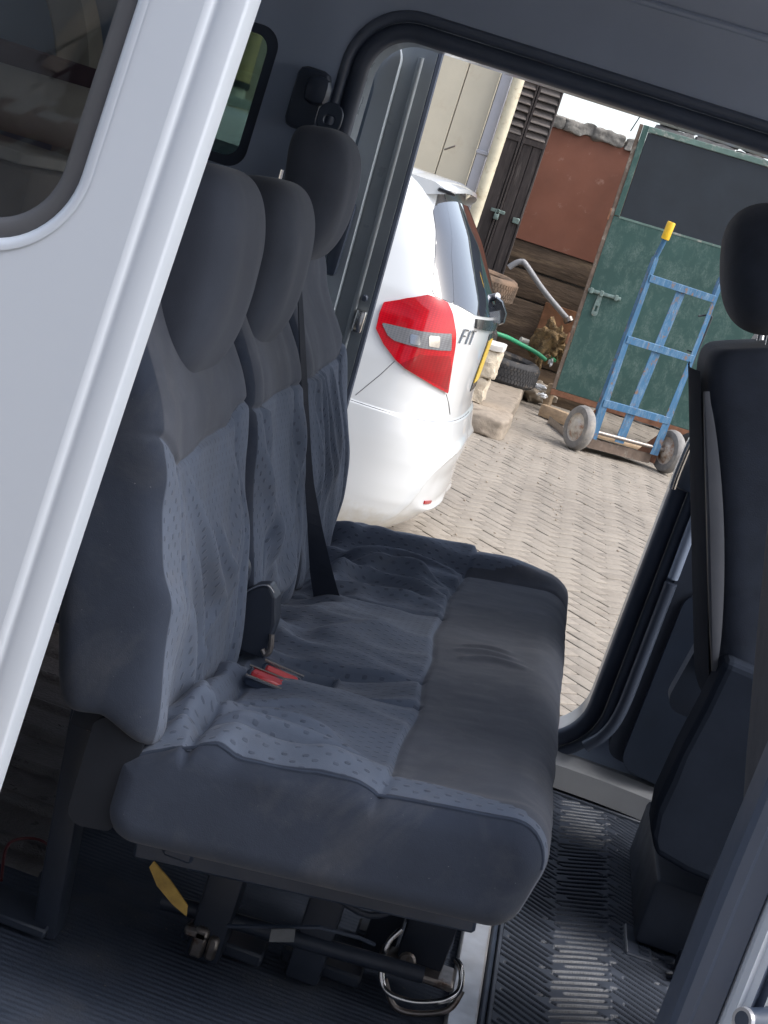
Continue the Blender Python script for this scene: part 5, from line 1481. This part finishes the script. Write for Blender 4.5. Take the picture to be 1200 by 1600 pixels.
def buckle(c, d, label, tilt=0., L=.066, wdt=.027):
    d = Vector(d).normalized(); s = Vector((0, 0, 1)).cross(d).normalized(); t = d.cross(s)
    M = Matrix((d, s, t)).transposed() @ Matrix.Rotation(tilt, 3, 'X'); c = Vector(c)
    o = thing('belt_buckle', label, 'belt buckle', c, 'seat belt buckles')
    V, F = cbox((L, wdt, .016), .004); ob('housing', [c + M @ Vector(v) for v in V], F, 'plastic_black', o)
    V, F = cbox((L * .82, wdt * .62, .008), .003); ob('button', [c + M @ (Vector(v) + Vector((0, 0, .008))) for v in V], F, 'buckle_red', o)
    MB().tube([c + M @ Vector((-L / 2, -wdt / 2, .009)), c + M @ Vector((L / 2, -wdt / 2, .009))], .0024, 6).ob('rim', 'chrome', o)
    MB().tube([c + M @ Vector((-L / 2, wdt / 2, .009)), c + M @ Vector((L / 2, wdt / 2, .009))], .0024, 6).ob('rim', 'chrome', o)
buckle(at(419, 1070, 1.962), (1, .10, -.08), 'larger red buckle lying in the pocket between near and middle seats', rad(12))
buckle(at(438, 1058, 1.998), (1, .12, -.12), 'tilted red buckle behind the larger one in the seat pocket', rad(48), .058, .020)
buckle(at(517, 938, 2.545), (1, .1, -.05), 'red buckle beside the black belt on the far seat', rad(30), .05)

# spring mechanism and ribbed under-floor in the shade below the cushion
mech = MB()
for (x, y) in ((-.20, 1.98), (-.06, 2.02), (.03, 2.16), (-.14, 2.3)):
    mech.box((x, y, .36), (.05, .06, .14), .006); mech.box((x + .02, y + .03, .30), (.12, .05, .02), .004)
mech.tube([(-.28, 1.98, .34), (.10, 2.00, .36)], .012, 10); mech.tube([(-.25, 2.2, .40), (.10, 2.2, .42)], .010, 10)
mech.tube(smooth_path([(-.2, 1.96, .42), (-.1, 1.95, .46), (.0, 1.97, .43), (.06, 2.0, .47)], 6), .005, 8)
mech.ob('fold_mechanism', 'rubber_base', bench)

# ================================================================== RUBBER MAT
mt = thing('rubber_mat', 'black moulded rubber floor mat with feathered tread in front of the bench', 'floor mat', (.4, 2.4, .28))
MB().box((.405, 2.36, .2835), (.39, 1.54, .006), .002).ob('base_sheet', 'rubber_base', mt, sharp=30)
rim = MB()
rim.box((.2135, 2.36, .288), (.007, 1.54, .012), .002); rim.box((.5965, 2.36, .288), (.007, 1.54, .012), .002); rim.box((.405, 3.126, .288), (.376, .007, .012), .002)
rim.ob('raised_rim', 'rubber_mat', mt)
LBX, LBY = .452, 2.52
CWD, PT_ = .098, .092
gx = np.arange(.218, .592, .0017); gy = np.arange(1.72, 3.122, .0017)
GX, GY_ = np.meshgrid(gx, gy)
segs = []                                        # grooves of one fan, in metres from its own origin
S0 = .062                                         # rise of a groove across one column
for k in range(5):
    v = k * .0184
    u0, u1 = ((.03, .97), (.03, .78), (.12, .97), (.03, .90), (.24, .97))[k]
    segs.append(((u0 * CWD, v + u0 * S0), (u1 * CWD, v + u1 * S0)))
    if k == 1: segs.append(((.78 * CWD, v + .78 * S0), (.88 * CWD, v + .78 * S0 - .003)))
    if k == 2: segs.append(((.12 * CWD, v + .12 * S0), (.03 * CWD, v + .12 * S0 + .004)))
dist = np.full(GX.shape, 1.)
for ci in range(-1, 6):
    x0 = .205 + ci * CWD; sh = PT_ / 2 if ci % 2 else 0
    sel = (gx > x0 - .012) & (gx < x0 + CWD * 1.2)
    if not sel.any(): continue
    U_ = GX[:, sel] - x0; Yl = GY_[:, sel] - 1.6
    Yl = Yl if ci % 2 else -Yl + .031
    D = dist[:, sel]
    for (a0, a1), (b0, b1) in segs:
        dx, dy = b0 - a0, b1 - a1; q = dx * dx + dy * dy
        Vl = (Yl - (a1 + b1) / 2 + PT_ / 2) % PT_ - PT_ / 2 + (a1 + b1) / 2
        for sh2 in (0, PT_, -PT_):
            t = np.clip(((U_ - a0) * dx + (Vl + sh2 - a1) * dy) / q, 0, 1)
            D = np.minimum(D, np.hypot(U_ - a0 - t * dx, Vl + sh2 - a1 - t * dy))
    dist[:, sel] = D
lab = np.maximum(np.abs(GX - LBX) / .026, np.abs(GY_ - LBY) / .061)
dist = np.where(lab < 1, 1., dist)
gm = 1 - sstep(.0022, .0038, dist)
ZM = .2905 - .0042 * gm + .0012 * np.sin(GX * 17 + GY_ * 9) + .0022 * np.sin(GY_ * 5.3 + 1) + .0030 * fbm(GX * 7, GY_ * 5, 4, 2)
mat('rubber_groove', (.016, .02, .03), .6, var=.1, bump=0)  # darker copy of the mat colour, painting shade into the grooves
Fg = gridfaces(len(gy), len(gx), False)
gi = gm.ravel(); fidx = np.array(Fg); fm = (gi[fidx].mean(1) > .62).astype(np.int32)
tro = ob('tread', np.stack([GX, GY_, ZM], -1).reshape(-1, 3), Fg, None, mt, sharp=0, mats=['rubber_mat', 'rubber_groove'], fmat=fm)
lb = MB().box((LBX, LBY, .2905), (.046, .115, .008), .002).ob('label_plate', 'rubber_mat', mt, sharp=30)
MB().box((LBX - .021, LBY, .2955), (.002, .108, .003), .0005).ob('label_edge', 'plastic_silver', lb)
def text_mesh(txt, size, M, name, m, parent, ex=.0008):
    cu = bpy.data.curves.new('txt', 'FONT'); cu.body = txt; cu.size = size; cu.extrude = ex; cu.align_x = 'CENTER'; cu.align_y = 'CENTER'; cu.resolution_u = 3
    to = bpy.data.objects.new('txt', cu); COL.objects.link(to)
    dg = bpy.context.evaluated_depsgraph_get(); me = bpy.data.meshes.new_from_object(to.evaluated_get(dg))
    V = [M @ v.co for v in me.vertices]; F = [list(p.vertices) for p in me.polygons]
    bpy.data.objects.remove(to); bpy.data.curves.remove(cu); bpy.data.meshes.remove(me)
    return ob(name, V, F, m, parent, smooth=False)
ML = Matrix.Translation((LBX + .008, LBY, .2950)) @ Matrix.Rotation(rad(-90), 4, 'Z')
text_mesh('MNZUU', .026, ML, 'label_lettering', 'rubber_base', lb)

# ================================================================== VAN FLOOR EDGES IN FRONT OF THE BENCH
MB().box((.174, 2.33, .287), (.046, 1.5, .016), .004).ob('floor_strip', 'silver_strip', van)
MB().box((.2035, 2.33, .286), (.010, 1.5, .014), .003).ob('strip_channel', 'plastic_black', van)

# ================================================================== FAR FRONT SEAT
fs = thing('front_seat', 'dark front passenger seat with round headrest seen from behind', 'seat', (.6, 2.7, .29))
def slabm(name, B0, U, Nn, yc, W, H, T, m, parent, p=4.5, pe=8, seed=0, top_in=.12, curve=0.):
    th = np.linspace(0, 2 * math.pi, 1200, endpoint=False); c, s = np.cos(th), np.sin(th); r = (np.abs(c) ** p + np.abs(s) ** p) ** (-1 / p)
    rg, tt = resample(np.stack([c * r * W / 2, s * r * T / 2], 1), 120)
    hs = np.linspace(0, 1, 600); sc = (1 - np.abs(2 * hs - 1) ** pe) ** (1 / pe); prof, _ = resample(np.stack([hs * H, sc * T * .5], 1), 90, closed=False)
    hh = prof[:, 0]; ss = np.maximum(prof[:, 1] / (T * .5), .02)
    A = rg[None, :, 0] * (1 - (1 - ss[:, None]) * T / W); A = A * (1 - top_in * sstep(.5 * H, H, hh)[:, None]); B = rg[None, :, 1] * ss[:, None]
    B = B + .002 * fbm(A * 9, hh[:, None] * 9 + A, seed, 3) + curve * ((hh[:, None] / H - .5) ** 2)
    P = np.array(B0)[None, None, :] + hh[:, None, None] * np.array(U) + B[..., None] * np.array(Nn); P[..., 1] += A + yc
    nr, nc = A.shape; F = gridfaces(nr, nc) + [list(range(nc))[::-1], [(nr - 1) * nc + j for j in range(nc)]]
    return ob(name, P.reshape(-1, 3), F, m, parent, sharp=0)
ra = rad(21); U = Vector((-math.sin(ra), 0, math.cos(ra))); Nn = Vector((math.cos(ra), 0, math.sin(ra)))
# rear face runs from about (.43, .80) to (.22, 1.28)
fb_ = slabm('backrest', Vector((.512, 0, .715)), U, Nn, 2.69, .46, .635, .15, 'front_fabric', fs, seed=3, top_in=.30)
def rearp(h, y, off=0.): return Vector((.512, y, .715)) + U * h - Nn * (.075 + off)
mat('shell_grey', (.13, .14, .165), .35, var=.1, bump=.05)
# grey shell edge along the near rear corner
V = []; F = []; hs_ = np.linspace(.12, .57, 26)
for i, h in enumerate(hs_):
    k = math.sin(math.pi * min(max((h - .12) / .45, .03), .97)) ** .45
    y0 = 2.468 + .055 * float(sstep(.33, .635, np.array(h)))
    for (a, o_) in ((-.006, -.022), (-.010, -.010), (-.009, .000), (-.004, .004), (.004, .005), (.010, .000)):
        V.append(rearp(h, y0 + a * k, o_ * k))
for i in range(len(hs_) - 1):
    for j in range(5): F.append([i * 6 + j, i * 6 + j + 1, i * 6 + j + 7, i * 6 + j + 6])
ob('shell_edge', V, F, 'shell_grey', fb_)
V = []; F = []
for i, h in enumerate(np.linspace(.05, .60, 24)):
    y0 = 2.50 + .055 * float(sstep(.33, .635, np.array(h)))
    for y in np.linspace(y0, 2 * 2.69 - y0, 10): V.append(rearp(h, y, .004 + .010 * math.sin(math.pi * (y - y0) / (2 * (2.69 - y0)))))
ob('back_shell', V, gridfaces(24, 10, False), 'matte_dark', fb_, sharp=0)
# headrest
def headrest2(c, W, Hh, T, par, m):
    n1, n2 = 80, 60; th = np.linspace(0, 2 * math.pi, n1, endpoint=False); v = np.linspace(-math.pi / 2, math.pi / 2, n2); TH, PH = np.meshgrid(th, v)
    sp_ = lambda a, e: np.sign(a) * np.abs(a) ** e
    a = sp_(np.cos(TH), .75) * sp_(np.cos(PH), .75); b = sp_(np.sin(TH), .85) * sp_(np.cos(PH), .8); cz = sp_(np.sin(PH), .85)
    y = a * W / 2; x = b * T / 2 * (1 + .12 * cz); z = cz * Hh / 2; x = x + .012 * (1 - cz ** 2)
    rr = rad(12); Q = np.stack([x * math.cos(rr) - z * math.sin(rr), y, x * math.sin(rr) + z * math.cos(rr)], -1) + np.array(c)
    return ob('headrest', Q.reshape(-1, 3), gridfaces(n2, n1), m, par, sharp=0)
hr = headrest2((.292, 2.68, 1.440), .30, .22, .20, fb_, 'front_fabric')
for s in (-.07, .07):
    MB().tube([(.315, 2.69 + s, 1.355), (.33, 2.69 + s, 1.265)], .0065, 10).ob('post', 'chrome', fb_)
    MB().box((.328, 2.69 + s, 1.292), (.035, .03, .018), .005).ob('post_sleeve', 'plastic_black', fb_)
# cushion, pedestal and recliner cover
slabm('seat_cushion', Vector((.50, 0, .60)), Vector((1, 0, .10)), Vector((-.10, 0, 1)), 2.69, .50, .50, .15, 'front_fabric', fs, seed=5, top_in=0.)
pts = [at(1136, 1030, 2.42), at(1098, 1110, 2.42), at(1062, 1178, 2.42), at(1026, 1255, 2.42), at(1017, 1300, 2.42), at(1024, 1338, 2.42), at(1070, 1365, 2.42), at(1125, 1388, 2.42)]
poly = [(p.x, p.z) for p in pts] + [(.95, pts[-1].z - .05), (.95, .80)]
V, F = plate(densify(poly, .04)[::-1], [], lambda a, b, d: (a, 2.42 + d, b), .10)
o = ob('seat_base', V, F, 'matte_dark', fs, smooth=False); bevmod(o, .014, 3)
V, F = plate(fillet([(.405, .60), (.50, .60), (.50, .77), (.43, .77)], [.03, .01, .03, .05], 8), [], lambda a, b, d: (a, 2.90 + d, b), .05)
bevmod(ob('recliner_cover', V, F, 'plastic_mid', fs, smooth=False), .01, 3)
sgx = MB(); sgx.box((.62, 2.70, .36), (.36, .40, .12), .01); sgx.ob('pedestal', 'rubber_base', fs)
rl = MB(); rl.box((.72, 2.43, .302), (.42, .035, .03), .005); rl.box((.53, 2.47, .31), (.035, .03, .035), .008); rl.ob('slide_rail', 'rubber_base', fs)

# ================================================================== NEAR FRONT SEAT AND NEAR B-PILLAR
ns = thing('front_seat', 'dark near front seat at the right edge beside the silver pillar', 'seat', (.7, 2.0, .29))
ra2 = rad(16); U2 = Vector((-math.sin(ra2), 0, math.cos(ra2))); N2 = Vector((math.cos(ra2), 0, math.sin(ra2)))
slabm('backrest', Vector((.565, 0, .56)), U2, N2, 1.96, .44, .66, .15, 'front_fabric', ns, seed=8, top_in=.2)
slabm('seat_cushion', Vector((.52, 0, .53)), Vector((1, 0, .08)), Vector((-.08, 0, 1)), 1.96, .48, .48, .15, 'front_fabric', ns, seed=9, top_in=0.)
MB().box((.66, 1.96, .385), (.34, .40, .19), .02).ob('pedestal', 'plastic_black', ns)
V, F = plate([(p.x, p.z) for p in (at(1132, 1345, 1.72), at(1108, 1400, 1.72), at(1060, 1530, 1.72), at(1040, 1640, 1.72))] + [(.62, .36), (.62, .72)], [], lambda a, b, d: (a, 1.72 + d, b), .04)
bevmod(ob('side_skirt', V, F, 'base_fabric', ns, smooth=False), .006, 2)
MB().tube([at(1126, 1372, 1.71), at(1129, 1352, 1.71)], .005, 8).ob('skirt_clip', 'chrome', ns)
MB().tube([at(1138, 1392, 1.70), at(1152, 1383, 1.70)], .003, 8).ob('skirt_pin', 'chrome', ns)
# pillar: profile in x/y swept up, with its slight lean
prof = [(.335, 1.60, 'plastic_mid'), (.335, 1.535, 'plastic_mid'), (.340, 1.523, 'plastic_mid'), (.350, 1.518, 'plastic_mid'), (.354, 1.521, 'plastic_mid'), (.376, 1.520, 'plastic_mid'), (.379, 1.526, 'rubber_seal'), (.381, 1.512, 'van_paint'), (.386, 1.503, 'van_paint'), (.392, 1.506, 'van_paint'), (.398, 1.500, 'van_paint'), (.404, 1.508, 'rubber_seal'), (.410, 1.500, 'rubber_seal'), (.416, 1.512, 'van_paint_dark'), (.47, 1.512, 'van_paint_dark'), (.47, 1.60, 'van_paint_dark')]
zs = np.linspace(.26, 1.76, 30)
groups = {}
for j in range(len(prof) - 1): groups.setdefault(prof[j + 1][2], []).append(j)
names = {'plastic_mid': 'near_pillar_trim', 'rubber_seal': 'near_pillar_seal', 'van_paint': 'near_pillar_jamb', 'van_paint_dark': 'near_pillar_face'}
for g_, js in groups.items():
    V = []; F = []
    for j in js:
        k = len(V)
        for z in zs:
            for q in (j, j + 1): V.append((prof[q][0] + .02 * (z - .8) * (z > .8), prof[q][1] + .0, z))
        for i in range(len(zs) - 1): F.append([k + 2 * i, k + 2 * i + 1, k + 2 * i + 3, k + 2 * i + 2])
    ob(names[g_], V, F, g_, van, sharp=60)
bq = at(1172, 1588, 1.49)
V, F = lathe([(0, .0), (.010, .0), (.0125, -.003), (.0135, -.006), (.013, -.014), (.0145, -.03), (.016, -.04)], bq + Vector((-.010, -.015, 0)), (-.75, -.6, .1), 20)
bo_ = ob('door_buffer', V, F, 'plastic_black', van)
V, F = lathe([(.009, .0005), (.0125, .0005), (.0135, -.004)], bq + Vector((-.010, -.015, 0)), (-.75, -.6, .1), 20); ob('buffer_rim', V, F, 'plastic_silver', bo_)
